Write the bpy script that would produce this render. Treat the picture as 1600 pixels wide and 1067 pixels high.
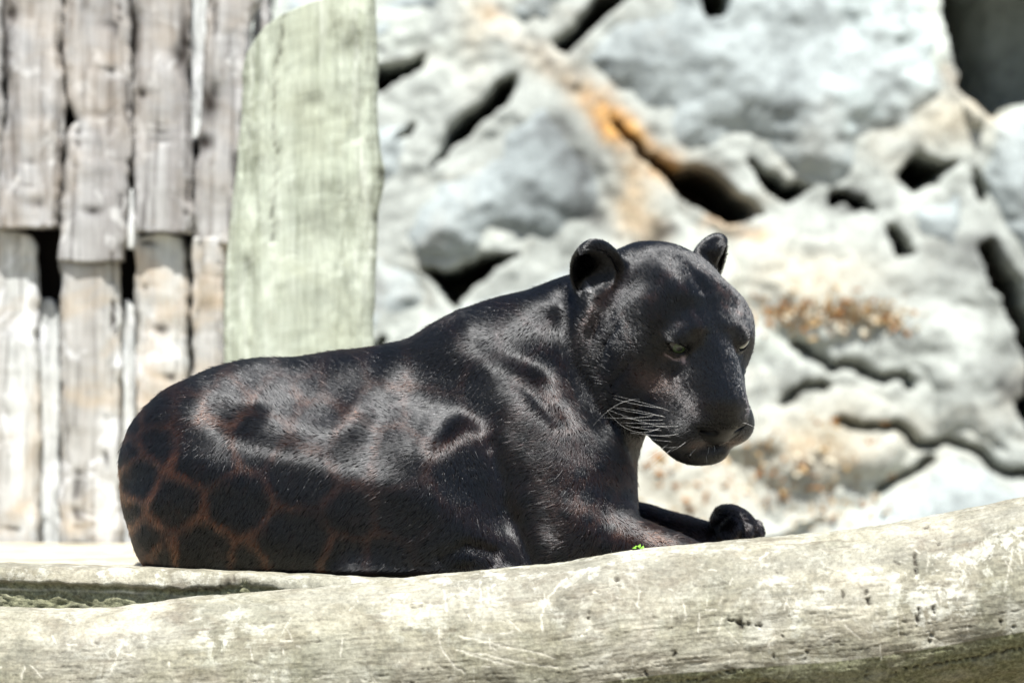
import bpy, math, random
import numpy as np
from mathutils import Vector, Matrix

for o in list(bpy.data.objects):
    bpy.data.objects.remove(o)
scene = bpy.context.scene
COL = scene.collection
rng = np.random.default_rng(7)
random.seed(7)

# ------------------------------------------------------------------ camera
PZ = 1.0                      # height of the platform top above the ground
F = 6000.0                    # focal length in photo pixels (1600 wide)
HOR = 616.0                   # horizon row
CAMZ = 270.0                  # camera height above the platform, mm
cam_d = bpy.data.cameras.new('camera')
cam = bpy.data.objects.new('camera', cam_d)
COL.objects.link(cam)
cam.location = (0, -6.0, PZ + CAMZ / 1000)
cam.rotation_euler = (math.radians(90), 0, 0)
cam_d.sensor_width = 36
cam_d.lens = 36 * F / 1600
cam_d.shift_y = (HOR - 533.5) / 1600
cam_d.clip_end = 2000
cam_d.dof.use_dof = True
cam_d.dof.focus_distance = 5.76
cam_d.dof.aperture_fstop = 2.7
scene.camera = cam

# ------------------------------------------------------------------ light
SUN_DIR = Vector((0.04, -0.42, 0.90)).normalized()
world = bpy.data.worlds.new('World')
scene.world = world
world.use_nodes = True
wn = world.node_tree
bg = wn.nodes['Background']
sky = wn.nodes.new('ShaderNodeTexSky')
sky.sky_type = 'NISHITA'
sky.sun_disc = False
sky.sun_elevation = math.asin(SUN_DIR.z)
sky.sun_rotation = math.atan2(SUN_DIR.x, SUN_DIR.y)
wn.links.new(sky.outputs[0], bg.inputs[0])
bg.inputs[1].default_value = 0.082
sun_d = bpy.data.lights.new('sun', 'SUN')
sun_d.energy = 5.0
sun_d.angle = math.radians(0.5)
sun_d.color = (1.0, 0.99, 0.965)
sun = bpy.data.objects.new('sun', sun_d)
sun.rotation_euler = SUN_DIR.to_track_quat('Z', 'Y').to_euler()
sun.location = (-3, -5, 8)
COL.objects.link(sun)
scene.view_settings.view_transform = 'Standard'
scene.view_settings.look = 'None'
scene.view_settings.gamma = 1
scene.view_settings.use_curve_mapping = False
scene.view_settings.exposure = 0.72
scene.render.engine = 'CYCLES'
scene.cycles.max_bounces = 8
scene.cycles.use_denoising = True
scene.cycles_curves.shape = 'RIBBONS'

# ------------------------------------------------------------------ helpers
def W(px, py, y=0.0):
    """photo pixel at depth y (mm behind the animal's plane) -> mm, z measured from the platform top"""
    s = (F + y) / F
    return np.array([(px - 800) * s, y, CAMZ - (py - HOR) * s])

def to_px(p):
    """mm points (N,3) -> photo pixels"""
    s = F / (F + p[:, 1])
    return p[:, 0] * s + 800, HOR - (p[:, 2] - CAMZ) * s

_perm = np.random.default_rng(3).permutation(256).astype(np.int32)
_perm = np.concatenate([_perm, _perm, _perm])
_g = np.random.default_rng(4).normal(size=(256, 3)).astype(np.float32)
_g /= np.linalg.norm(_g, axis=1)[:, None]

def perlin(x, y, z):
    x, y, z = np.broadcast_arrays(np.asarray(x, np.float32), np.asarray(y, np.float32), np.asarray(z, np.float32))
    xi = np.floor(x).astype(np.int32); yi = np.floor(y).astype(np.int32); zi = np.floor(z).astype(np.int32)
    xf = x - xi; yf = y - yi; zf = z - zi
    u = xf * xf * xf * (xf * (xf * 6 - 15) + 10); v = yf * yf * yf * (yf * (yf * 6 - 15) + 10); w = zf * zf * zf * (zf * (zf * 6 - 15) + 10)
    def gr(a, b, c):
        h = _perm[_perm[_perm[(xi + a) & 255] + ((yi + b) & 255)] + ((zi + c) & 255)]
        g = _g[h]
        return g[..., 0] * (xf - a) + g[..., 1] * (yf - b) + g[..., 2] * (zf - c)
    def lp(a, b, t): return a + (b - a) * t
    r = lp(lp(lp(gr(0, 0, 0), gr(1, 0, 0), u), lp(gr(0, 1, 0), gr(1, 1, 0), u), v),
           lp(lp(gr(0, 0, 1), gr(1, 0, 1), u), lp(gr(0, 1, 1), gr(1, 1, 1), u), v), w)
    return r * 1.5

def fbm(x, y, z, oct=4, lac=2.03, gain=0.5):
    r = 0; a = 1.0
    for i in range(oct):
        r = r + a * perlin(x + 17.3 * i, y + 5.1 * i, z + 9.7 * i)
        x = x * lac; y = y * lac; z = z * lac; a *= gain
    return r

def sstep(a, b, x):
    t = np.clip((x - a) / (b - a), 0, 1)
    return t * t * (3 - 2 * t)

def new_obj(name, data, parent=None, mat=None, **props):
    o = bpy.data.objects.new(name, data)
    COL.objects.link(o)
    if parent is not None:
        o.parent = parent
    if mat is not None and data is not None:
        data.materials.append(mat)
    for k, v in props.items():
        o[k] = v
    return o

def empty(name, loc_mm, **props):
    o = new_obj(name, None, **props)
    o.location = (loc_mm[0] / 1000, loc_mm[1] / 1000, PZ + loc_mm[2] / 1000)
    bpy.context.view_layer.update()
    return o

def mesh_mm(name, V, faces, parent=None, mat=None, smooth=True, attrs=None, **props):
    """V in mm (platform frame); quads (M,4) or list of faces"""
    V = np.asarray(V, np.float64) / 1000
    V = V + np.array([0, 0, PZ])
    if parent is not None:
        V = V - np.array(parent.matrix_world.translation)
    me = bpy.data.meshes.new(name)
    if isinstance(faces, np.ndarray):
        n, k = faces.shape
        me.vertices.add(len(V)); me.vertices.foreach_set('co', V.astype(np.float32).ravel())
        me.loops.add(n * k); me.loops.foreach_set('vertex_index', faces.astype(np.int32).ravel())
        me.polygons.add(n)
        me.polygons.foreach_set('loop_start', np.arange(0, n * k, k, dtype=np.int32))
        me.polygons.foreach_set('loop_total', np.full(n, k, np.int32))
        me.update(calc_edges=True)
        me.validate()
    else:
        me.from_pydata([tuple(v) for v in V], [], faces)
        me.update()
    me.polygons.foreach_set('use_smooth', np.full(len(me.polygons), smooth))
    if attrs:
        for an, arr in attrs.items():
            if arr.ndim == 1:
                a = me.attributes.new(an, 'FLOAT', 'POINT'); a.data.foreach_set('value', arr.astype(np.float32))
            else:
                a = me.attributes.new(an, 'FLOAT_COLOR', 'POINT')
                c4 = np.ones((len(arr), 4), np.float32); c4[:, :3] = arr
                a.data.foreach_set('color', c4.ravel())
    return new_obj(name, me, parent, mat, **props)

def grid_faces(nu, nv, wrap_v=False):
    """vertex index = iu*nv+iv"""
    iu = np.arange(nu - 1)[:, None]
    iv = np.arange(nv if wrap_v else nv - 1)[None, :]
    a = iu * nv + iv; b = iu * nv + (iv + 1) % nv
    c = (iu + 1) * nv + (iv + 1) % nv; d = (iu + 1) * nv + iv
    return np.stack([a, b, c, d], -1).reshape(-1, 4)

# ------------------------------------------------------------------ node helpers
class NT:
    def __init__(self, name):
        self.m = bpy.data.materials.new(name); self.m.use_nodes = True
        self.t = self.m.node_tree; self.b = self.t.nodes['Principled BSDF']
    def n(self, typ, **kw):
        nd = self.t.nodes.new('ShaderNode' + typ)
        for k, v in kw.items():
            if k.startswith('i_'):
                nd.inputs[k[2:].replace('_', ' ')].default_value = v
            else:
                setattr(nd, k, v)
        return nd
    def l(self, a, b): self.t.links.new(a, b)
    def coords(self, scale=(1, 1, 1)):
        g = self.n('NewGeometry'); mp = self.n('Mapping')
        mp.inputs['Scale'].default_value = scale
        self.l(g.outputs['Position'], mp.inputs['Vector'])
        return mp.outputs[0]
    def noise(self, vec, scale, detail=6, rough=0.6, dist=0.0):
        nd = self.n('TexNoise'); nd.inputs['Scale'].default_value = scale; nd.inputs['Detail'].default_value = detail
        nd.inputs['Roughness'].default_value = rough; nd.inputs['Distortion'].default_value = dist
        self.l(vec, nd.inputs['Vector']); return nd.outputs[0]
    def ramp(self, fac, stops):
        r = self.n('ValToRGB'); e = r.color_ramp.elements
        while len(e) > 1: e.remove(e[0])
        e[0].position = stops[0][0]; e[0].color = (*stops[0][1], 1)
        for p, c in stops[1:]:
            x = e.new(p); x.color = (*c, 1)
        self.l(fac, r.inputs[0]); return r.outputs[0]
    def rampf(self, fac, stops): return self.ramp(fac, [(p, (v, v, v)) for p, v in stops])
    def mix(self, fac, a, b, mode='MIX'):
        m = self.n('Mix', data_type='RGBA', blend_type=mode)
        for s, v in ((m.inputs[0], fac), (m.inputs[6], a), (m.inputs[7], b)):
            if hasattr(v, 'links') or hasattr(v, 'is_linked'): self.l(v, s)
            elif isinstance(v, tuple): s.default_value = (*v, 1)
            else: s.default_value = v
        return m.outputs[2]
    def math(self, op, a, b=0.0):
        m = self.n('Math', operation=op)
        for s, v in ((m.inputs[0], a), (m.inputs[1], b)):
            if hasattr(v, 'is_linked'): self.l(v, s)
            else: s.default_value = v
        return m.outputs[0]
    def attr(self, name, out='Fac'):
        a = self.n('Attribute', attribute_name=name); return a.outputs[out]
    def bump(self, h, strength=0.5, dist=0.01, prev=None):
        b = self.n('Bump'); b.inputs['Strength'].default_value = strength; b.inputs['Distance'].default_value = dist
        self.l(h, b.inputs['Height'])
        if prev is not None: self.l(prev, b.inputs['Normal'])
        return b.outputs[0]
    def done(self, col, rough=0.85, nrm=None, spec=0.3):
        if hasattr(col, 'is_linked'): self.l(col, self.b.inputs['Base Color'])
        else: self.b.inputs['Base Color'].default_value = (*col, 1)
        if hasattr(rough, 'is_linked'): self.l(rough, self.b.inputs['Roughness'])
        else: self.b.inputs['Roughness'].default_value = rough
        self.b.inputs['Specular IOR Level'].default_value = spec
        if nrm is not None: self.l(nrm, self.b.inputs['Normal'])
        return self.m

# ------------------------------------------------------------------ materials
def mat_rock(name, base, warm=0.0):
    m = NT(name); c = m.coords()
    n1 = m.noise(c, 2.2, 5, .55, .4); n2 = m.noise(c, 9, 8, .65); n3 = m.noise(c, 60, 6, .7)
    col = m.ramp(n1, [(.30, tuple(b * .70 for b in base)), (.48, base), (.70, tuple(min(.75, b * 1.28) for b in base))])
    col = m.mix(m.rampf(n2, [(.34, .9), (.48, 0)]), col, tuple(b * .5 for b in base))
    tanm = m.rampf(m.noise(c, 4.1, 5, .6), [(.55, 0), (.72, .25 + warm)])
    col = m.mix(tanm, col, (.42, .34, .23))
    st = m.attr('stain_shading', 'Color')
    sep = m.n('SeparateColor'); m.l(st, sep.inputs[0])
    brk = m.rampf(n2, [(.35, .25), (.6, 1)])
    col = m.mix(m.math('MULTIPLY', sep.outputs[0], brk), col, m.ramp(n3, [(.35, (.46, .19, .03)), (.65, (.62, .36, .10))]))
    col = m.mix(m.math('MULTIPLY', sep.outputs[1], brk), col, (.045, .043, .042))  # grey shading mixed into the rock colour
    col = m.mix(m.math('MULTIPLY', sep.outputs[2], m.rampf(n2, [(.3, .4), (.6, 1)])), col, m.ramp(n3, [(.35, (.36, .27, .15)), (.65, (.55, .49, .36))]))
    col = m.mix(.35, col, m.ramp(n3, [(.3, (.10, .10, .10)), (.7, (.62, .62, .60))]), 'OVERLAY')
    nr = m.bump(n3, .4, .005, m.bump(n2, .35, .012))
    return m.done(col, .9, nr, .2)
M_ROCK = [mat_rock('rock_pale_grey', (.44, .48, .465)), mat_rock('rock_grey', (.40, .44, .43)), mat_rock('rock_cream', (.47, .49, .445), .1)]

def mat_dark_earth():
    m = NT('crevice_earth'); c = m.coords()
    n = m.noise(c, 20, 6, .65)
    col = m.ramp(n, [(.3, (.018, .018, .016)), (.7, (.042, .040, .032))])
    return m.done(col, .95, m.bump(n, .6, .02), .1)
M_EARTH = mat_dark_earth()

def mat_old_wood(name, light, dark, tan, tanamt, green=0.0, axis='z', grain=1.0):
    """weathered wood; attrs: knot(dark), tint(per piece)"""
    m = NT(name)
    sc = {'z': (1, 1, .06), 'x': (.06, 1, 1)}[axis]
    cs = m.coords(sc); c = m.coords()
    off = m.n('ObjectInfo')
    v = m.n('VectorMath', operation='ADD'); m.l(cs, v.inputs[0])
    cmb = m.n('CombineXYZ'); 
    for k in range(3): m.l(m.math('MULTIPLY', off.outputs['Random'], 13.7 * (k + 1)), cmb.inputs[k])
    m.l(cmb.outputs[0], v.inputs[1])
    g1 = m.noise(v.outputs[0], 45 * grain, 8, .62, .6); g2 = m.noise(v.outputs[0], 14 * grain, 5, .55, .3); b1 = m.noise(c, 7, 6, .6, .5); b2 = m.noise(c, 3.2, 4, .6)
    fine = m.noise(v.outputs[0], 190 * grain, 6, .7)
    col = m.ramp(g2, [(.30, dark), (.50, tuple(.5 * a + .5 * b for a, b in zip(light, dark))), (.66, light)])
    col = m.mix(m.rampf(g1, [(.36, .85), (.50, 0)]), col, tuple(d * .5 for d in dark))
    col = m.mix(m.math('MULTIPLY', m.rampf(m.noise(c, 11, 6, .65, .8), [(.56, 0), (.64, .75)]), 1.0), col, tuple(min(.8, l_ * 1.25) for l_ in light))
    col = m.mix(m.math('MULTIPLY', m.rampf(b1, [(.46, 0), (.66, 1)]), tanamt), col, tan)
    if green > 0:
        col = m.mix(m.math('MULTIPLY', m.rampf(b2, [(.30, .35), (.62, 1)]), green), col, m.ramp(b1, [(.3, (.31, .36, .20)), (.65, (.52, .56, .41))]))
        wf = m.rampf(m.noise(v.outputs[0], 24, 5, .6), [(.56, 0), (.66, .8)])
        col = m.mix(wf, col, (.66, .68, .58))
    kn = m.attr('knot')
    col = m.mix(kn, col, (.025, .018, .014))
    col = m.mix(.3, col, m.ramp(fine, [(.3, (.12, .12, .12)), (.7, (.7, .7, .7))]), 'OVERLAY')
    nr = m.bump(fine, .35, .002, m.bump(g1, .6, .006))
    return m.done(col, .88, nr, .2)
M_WOOD_GREY = mat_old_wood('weathered_grey_wood', (.57, .565, .545), (.29, .27, .255), (.42, .33, .23), .4)
M_WOOD_PALE = mat_old_wood('weathered_pale_wood', (.66, .67, .64), (.42, .40, .37), (.54, .41, .26), .65)
M_WOOD_BLEACH = mat_old_wood('bleached_wood', (.78, .80, .78), (.62, .63, .61), (.66, .62, .54), .2)
M_WOOD_GREEN = mat_old_wood('algae_covered_wood', (.61, .63, .55), (.44, .465, .37), (.44, .455, .34), .8, .34)
M_DECK = mat_old_wood('sunbleached_deck_wood', (.66, .62, .50), (.50, .45, .33), (.55, .44, .27), .5, 0, 'x')

def mat_gap_shade():
    m = NT('dark_gap_shade'); c = m.coords((1, 1, .1)); n = m.noise(c, 40, 6, .6)  # near-black tone painting the shade between the fence logs
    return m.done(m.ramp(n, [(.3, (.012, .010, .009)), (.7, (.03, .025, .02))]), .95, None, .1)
M_GAP_SHADE = mat_gap_shade()

def mat_log(name):
    """barkless log. attrs: scr (fresh scratches), dirt (dark gouges), moss (green), side (0..1 brown damp zone)"""
    m = NT(name); c = m.coords(); cs = m.coords((.16, 1, 1))
    g1 = m.noise(cs, 60, 8, .65, .5); g2 = m.noise(cs, 16, 6, .6, .4)
    b1 = m.noise(c, 9, 8, .68, .5); b2 = m.noise(c, 26, 8, .7, .3); b3 = m.noise(c, 3.4, 5, .6, .4); sp = m.noise(c, 150, 5, .7)
    col = m.ramp(b1, [(.34, (.165, .155, .115)), (.47, (.325, .30, .225)), (.60, (.53, .495, .385))])
    col = m.mix(m.rampf(g2, [(.40, .6), (.56, 0)]), col, (.27, .26, .215))
    # pale lichen flakes
    fl = m.math('MULTIPLY', m.rampf(b2, [(.50, 0), (.56, 1)]), m.rampf(b3, [(.40, 0), (.58, 1)]))
    col = m.mix(m.math('MULTIPLY', fl, .8), col, (.66, .645, .545))
    # brown damp blotches
    br = m.math('MULTIPLY', m.rampf(m.noise(c, 6.3, 7, .7, .8), [(.50, 0), (.61, 1)]), m.rampf(b2, [(.36, .2), (.58, .9)]))
    col = m.mix(m.math('MULTIPLY', br, .75), col, (.155, .125, .085))
    col = m.mix(m.rampf(m.noise(c, 2.1, 4, .6, .6), [(.46, 0), (.66, .24)]), col, (.31, .31, .20))
    col = m.mix(m.rampf(g1, [(.33, .6), (.44, 0)]), col, (.15, .125, .09))
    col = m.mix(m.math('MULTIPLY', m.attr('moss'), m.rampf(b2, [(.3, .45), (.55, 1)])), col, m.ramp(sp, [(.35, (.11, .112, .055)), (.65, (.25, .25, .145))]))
    col = m.mix(m.attr('dirt'), col, (.05, .04, .03))
    col = m.mix(m.attr('scr'), col, (.74, .70, .58))
    col = m.mix(.45, col, m.ramp(sp, [(.3, (.10, .10, .10)), (.7, (.75, .75, .75))]), 'OVERLAY')
    nr = m.bump(sp, .45, .003, m.bump(g1, .5, .005, m.bump(b2, .35, .006)))
    return m.done(col, .85, nr, .25)
M_LOG = mat_log('barkless_log_wood')

def mat_ground():
    m = NT('packed_earth'); c = m.coords()
    n1 = m.noise(c, 1.3, 6, .6); n2 = m.noise(c, 18, 8, .7)
    col = m.mix(m.rampf(n2, [(.4, 0), (.65, .6)]), m.ramp(n1, [(.3, (.16, .13, .09)), (.7, (.30, .26, .19))]), (.38, .34, .26))
    return m.done(col, .95, m.bump(n2, .7, .03), .1)
M_GROUND = mat_ground()

def simple(name, col, rough=.6, spec=.4, var=.25, scale=60):
    m = NT(name); c = m.coords(); n = m.noise(c, scale, 5, .6)
    cc = m.ramp(n, [(.3, tuple(x * (1 - var) for x in col)), (.7, tuple(min(1, x * (1 + var)) for x in col))])
    return m.done(cc, rough, None, spec)

# ================================================================== SETTING
gs = 400.0
gx = np.concatenate([[-gs], np.linspace(-8, 8, 80), [gs]]); gy = np.concatenate([[-gs], np.linspace(-8, 8, 80), [gs]])
GX, GY = np.meshgrid(gx, gy, indexing='ij')
GZ = 0.05 * fbm(GX * .6, GY * .6, 0, 4) * (np.abs(GX) < 9) * (np.abs(GY) < 9)
mesh_mm('ground', np.stack([GX * 1000, GY * 1000, GZ * 1000 - PZ * 1000], -1).reshape(-1, 3), grid_faces(82, 82), None, M_GROUND, kind='structure')

# ---------------------------------------------------------------- rock wall
YR = 2500.0
def poly_sd(poly, X, Y):
    """signed distance (positive inside) to polygon, arrays"""
    P = np.asarray(poly, np.float64); n = len(P)
    d = np.full(X.shape, 1e9); ins = np.zeros(X.shape, bool)
    for i in range(n):
        a = P[i]; b = P[(i + 1) % n]; e = b - a
        t = np.clip(((X - a[0]) * e[0] + (Y - a[1]) * e[1]) / (e @ e), 0, 1)
        d = np.minimum(d, np.hypot(X - a[0] - t * e[0], Y - a[1] - t * e[1]))
        cond = ((a[1] > Y) != (b[1] > Y))
        with np.errstate(divide='ignore', invalid='ignore'):
            xi = (b[0] - a[0]) * (Y - a[1]) / (b[1] - a[1] + 1e-12) + a[0]
        ins ^= cond & (X < xi)
    return np.where(ins, d, -d)

HOLES = [
 [(560, 112), (592, 104), (640, 92), (670, 82), (664, 98), (640, 118), (597, 143), (560, 150)],
 [(678, 270), (700, 205), (722, 180), (780, 128), (812, 112), (806, 142), (748, 200), (712, 228)],
 [(622, 216), (640, 198), (655, 193), (640, 212)],
 [(866, 62), (900, 30), (940, -20), (990, -20), (935, 38), (888, 76)],
 [(1085, -30), (1140, -20), (1138, 16), (1112, 26)],
 [(948, 172), (968, 190), (1012, 240), (1050, 262), (1110, 264), (1150, 300), (1192, 340), (1160, 352), (1120, 346), (1066, 312), (1040, 278), (990, 236)],
 [(1166, 252), (1210, 272), (1266, 298), (1228, 322), (1196, 296)],
 [(1402, 276), (1436, 236), (1462, 250), (1496, 254), (1462, 292), (1424, 302)],
 [(1292, 302), (1320, 298), (1368, 326), (1340, 336), (1318, 322), (1300, 328)],
 [(1380, 352), (1396, 358), (1428, 396), (1400, 404), (1386, 386)],
 [(652, 412), (700, 420), (786, 394), (812, 398), (774, 428), (738, 450), (712, 482), (694, 464), (672, 440)],
 [(1466, -60), (1700, -60), (1700, 150), (1600, 160), (1552, 186), (1530, 162), (1500, 132), (1488, 66)],
 [(1518, 382), (1546, 370), (1584, 440), (1606, 500), (1640, 560), (1640, 720), (1600, 690), (1576, 640), (1592, 580), (1572, 500), (1532, 430)],
 [(1516, 262), (1530, 276), (1542, 300), (1532, 320), (1522, 300)],
 [(575, 548), (590, 528), (612, 522), (598, 542)],
 [(395, -40), (425, -40), (418, 20), (402, 26)],
]
CRACKS = [
 [(1240, 540), (1272, 560), (1290, 574), (1330, 570), (1345, 584), (1372, 592), (1398, 588), (1412, 602)],
 [(1388, 664), (1404, 676), (1424, 698), (1462, 690), (1486, 690), (1520, 708), (1536, 724), (1552, 736), (1600, 740)],
 [(1360, 764), (1384, 750), (1424, 728), (1440, 716)],
 [(1216, 628), (1250, 604), (1280, 602)], [(1300, 655), (1340, 668), (1392, 664)],
]
def seg_dist(pts, X, Y):
    d = np.full(X.shape, 1e9)
    for a, b in zip(pts[:-1], pts[1:]):
        a = np.array(a, float); e = np.array(b, float) - a
        t = np.clip(((X - a[0]) * e[0] + (Y - a[1]) * e[1]) / (e @ e), 0, 1)
        d = np.minimum(d, np.hypot(X - a[0] - t * e[0], Y - a[1] - t * e[1]))
    return d
# outline, bulge, shoulder width, tilt right, tilt up (positive: the top leans back), material, offset
BOULDERS = [
 ([(866, 84), (925, 50), (985, 6), (1000, -140), (1480, -140), (1492, 60), (1504, 140), (1480, 196), (1420, 226), (1330, 282), (1262, 298), (1210, 270), (1160, 256), (1090, 258), (1030, 236), (980, 190), (920, 130)], 260, 150, 0, .25, 0, 40),
 ([(676, 290), (712, 236), (752, 206), (812, 142), (856, 118), (920, 170), (960, 250), (972, 330), (940, 385), (870, 412), (790, 394), (700, 416), (640, 410), (632, 350)], 240, 110, -.1, .30, 1, 20),
 ([(540, 150), (597, 146), (668, 100), (760, 34), (850, 60), (884, 100), (812, 110), (775, 126), (710, 184), (676, 262), (660, 306), (600, 340), (540, 340)], 190, 90, 0, .2, 0, 0),
 ([(540, -140), (770, -140), (780, 0), (735, 45), (665, 78), (590, 100), (540, 110)], 200, 90, 0, .15, 1, 0),
 ([(775, 20), (800, -140), (1000, -140), (936, -20), (862, 56), (810, 46)], 200, 80, 0, .15, 1, 0),
 ([(540, 334), (640, 306), (650, 408), (694, 468), (650, 520), (540, 570)], 180, 80, .1, .25, 0, 10),
 ([(700, 492), (742, 452), (800, 428), (900, 400), (1010, 390), (1010, 640), (560, 640), (592, 548)], 230, 90, 0, .4, 0, 40),
 ([(1160, 345), (1196, 300), (1230, 326), (1300, 334), (1380, 354), (1402, 408), (1500, 424), (1536, 440), (1572, 504), (1590, 580), (1574, 640), (1600, 690), (1640, 750), (1552, 738), (1520, 710), (1486, 692), (1424, 700), (1412, 604), (1345, 586), (1290, 576), (1180, 540), (1150, 440)], 250, 110, 0, .35, 2, 60),
 ([(1430, 230), (1510, 186), (1522, 262), (1536, 376), (1490, 424), (1430, 396), (1376, 344), (1402, 304), (1462, 296), (1500, 252)], 190, 60, 0, .25, 1, 20),
 ([(1538, 196), (1600, 160), (1720, 150), (1720, 560), (1640, 560), (1586, 440), (1548, 366), (1524, 290)], 260, 70, .1, .15, 0, 60),
 ([(1424, 732), (1466, 692), (1520, 712), (1552, 740), (1720, 750), (1720, 1040), (1180, 1040), (1200, 860), (1350, 772)], 300, 100, 0, .45, 0, 120),
 ([(1150, 545), (1280, 566), (1330, 574), (1412, 606), (1424, 700), (1400, 740), (1350, 772), (1200, 800), (1120, 700)], 240, 70, 0, .6, 2, 60),
 ([(920, 620), (1120, 690), (1200, 790), (1340, 776), (1200, 870), (1160, 1040), (900, 1040)], 280, 90, 0, .7, 2, 120),
 ([(1488, 160), (1506, 138), (1530, 158), (1550, 184), (1536, 208), (1504, 204)], 210, 25, 0, .2, 2, 40),
 ([(975, 330), (1000, 270), (1045, 284), (1066, 318), (1130, 350), (1168, 400), (1168, 560), (1000, 480), (960, 392)], 170, 60, 0, .35, 2, 30),
 ([(540, 560), (700, 640), (960, 620), (960, 1040), (540, 1040)], 250, 90, 0, .5, 0, 90),
 ([(1730, 120), (2080, 60), (2120, 520), (1900, 640), (1730, 560)], 260, 120, 0, .2, 0, 40),
 ([(1730, -560), (2420, -560), (2400, 30), (2080, 40), (1730, 90)], 260, 140, 0, .2, 1, 40),
 ([(2100, 70), (2420, 50), (2420, 700), (2140, 640)], 260, 110, 0, .2, 1, 40),
 ([(1730, 760), (1900, 660), (2160, 560), (2420, 720), (2420, 1540), (1730, 1540)], 300, 120, 0, .2, 0, 60),
 ([(1180, 1060), (1720, 1060), (1720, 1540), (1180, 1540)], 260, 110, 0, .2, 0, 60),
 ([(540, 1060), (1170, 1060), (1170, 1540), (540, 1540)], 260, 110, 0, .2, 1, 40),
 ([(300, -580), (960, -580), (980, -120), (640, -130), (300, -120)], 220, 120, 0, .2, 1, 20),  # this and the next: unseen boulders added to keep sun out of the crevices
 ([(960, -580), (1760, -580), (1760, -70), (1500, -90), (980, -120)], 260, 120, 0, .2, 0, 60),
 ([(384, -140), (540, -140), (545, 300), (540, 1040), (330, 1040), (400, 300)], 160, 80, 0, .1, 1, 0),
]
def rock_world(PX, PY, h):
    s = (F + YR) / F
    return np.stack([(PX - 800) * s, YR - h, CAMZ - (PY - HOR) * s], -1).reshape(-1, 3)
def rust(PX, PY):
    wx = PX + 14 * fbm(PX * .02, PY * .02, 3.3, 3); wy = PY + 14 * fbm(PX * .02, PY * .02, 8.3, 3)
    line = seg_dist([(750, 20), (800, 50), (850, 85), (890, 125), (930, 165), (980, 215), (1040, 262), (1100, 290)], wx, wy)
    core = np.clip((wx - 850) / 100, .25, 1) * np.exp(-(line / 26) ** 2)
    core = np.maximum(core, .55 * np.exp(-(np.hypot(wx - 770, (wy - 22) * 1.4) / 30) ** 2))
    core = np.maximum(core, .6 * np.exp(-(seg_dist([(985, 280), (990, 340), (1010, 370)], wx, wy) / 28) ** 2))
    core = np.maximum(core, .8 * np.exp(-(seg_dist([(1110, 352), (1190, 372)], wx, wy) / 16) ** 2))
    core = np.maximum(core, .5 * np.exp(-(seg_dist([(1494, 110), (1505, 140), (1550, 180)], wx, wy) / 12) ** 2))
    core = np.maximum(core, .55 * np.exp(-(seg_dist([(1240, 700), (1300, 712)], wx, wy) / 20) ** 2))
    return np.clip(core, 0, 1)
def grey_shading(PX, PY):  # mottled grey shading and grey stains of the rock faces, painted into the colour
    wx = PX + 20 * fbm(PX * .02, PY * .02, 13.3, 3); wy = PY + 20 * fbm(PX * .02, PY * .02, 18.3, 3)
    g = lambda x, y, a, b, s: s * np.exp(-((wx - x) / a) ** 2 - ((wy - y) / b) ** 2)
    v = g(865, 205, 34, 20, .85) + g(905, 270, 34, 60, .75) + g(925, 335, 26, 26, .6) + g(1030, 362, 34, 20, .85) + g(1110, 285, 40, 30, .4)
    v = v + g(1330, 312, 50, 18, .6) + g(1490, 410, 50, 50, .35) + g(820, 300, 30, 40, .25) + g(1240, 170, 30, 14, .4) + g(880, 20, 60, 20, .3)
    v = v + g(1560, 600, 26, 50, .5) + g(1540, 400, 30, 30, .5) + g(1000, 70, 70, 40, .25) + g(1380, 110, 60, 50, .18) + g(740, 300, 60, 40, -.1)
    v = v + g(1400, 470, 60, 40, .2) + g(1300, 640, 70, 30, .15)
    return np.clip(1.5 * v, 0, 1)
def tan_mask(PX, PY):
    g = lambda x, y, a, b, s: s * np.exp(-((PX - x) / a) ** 2 - ((PY - y) / b) ** 2)
    v = g(1250, 440, 110, 50, .7) + g(1290, 690, 120, 70, .7) + g(1060, 780, 120, 90, .6) + g(1000, 320, 40, 80, .5) + g(1490, 190, 60, 40, .8) + g(740, 20, 30, 120, .4)
    return np.clip(v, 0, 1)
wall = empty('rock_wall', (500, YR, -PZ * 1000), label='pale grey boulder wall with dark crevices and an orange rust streak', category='rock wall')
def rock_patch(name, PX, PY, h, mask, mat, parent):
    nu, nv = PX.shape
    V = rock_world(PX, PY, h)
    f = grid_faces(nu, nv)
    keep = mask.ravel()[f].all(1)
    f = f[keep]
    st = np.stack([rust(PX, PY), grey_shading(PX, PY), tan_mask(PX, PY)], -1).reshape(-1, 3)
    used = np.unique(f); remap = -np.ones(len(V), np.int64); remap[used] = np.arange(len(used))
    return mesh_mm(name, V[used], remap[f][:, ::-1], parent, mat, attrs={'stain_shading': st[used]})
step = 5.0
def crack_depth(PX, PY):
    wx = PX + 5 * fbm(PX * .05, PY * .05, 1.3, 3); wy = PY + 5 * fbm(PX * .05, PY * .05, 5.3, 3)
    d = np.zeros(PX.shape)
    for c in CRACKS:
        d = np.maximum(d, np.exp(-(seg_dist(c, wx, wy) / 6.0) ** 2))
    return d
def hole_sd(PX, PY):
    wx = PX + 7 * fbm(PX * .03, PY * .03, 1.7, 4); wy = PY + 7 * fbm(PX * .03, PY * .03, 21.7, 4)
    hs = np.full(PX.shape, -1e9)
    for hp in HOLES:
        hs = np.maximum(hs, poly_sd(hp, wx, wy))
    return hs
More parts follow.
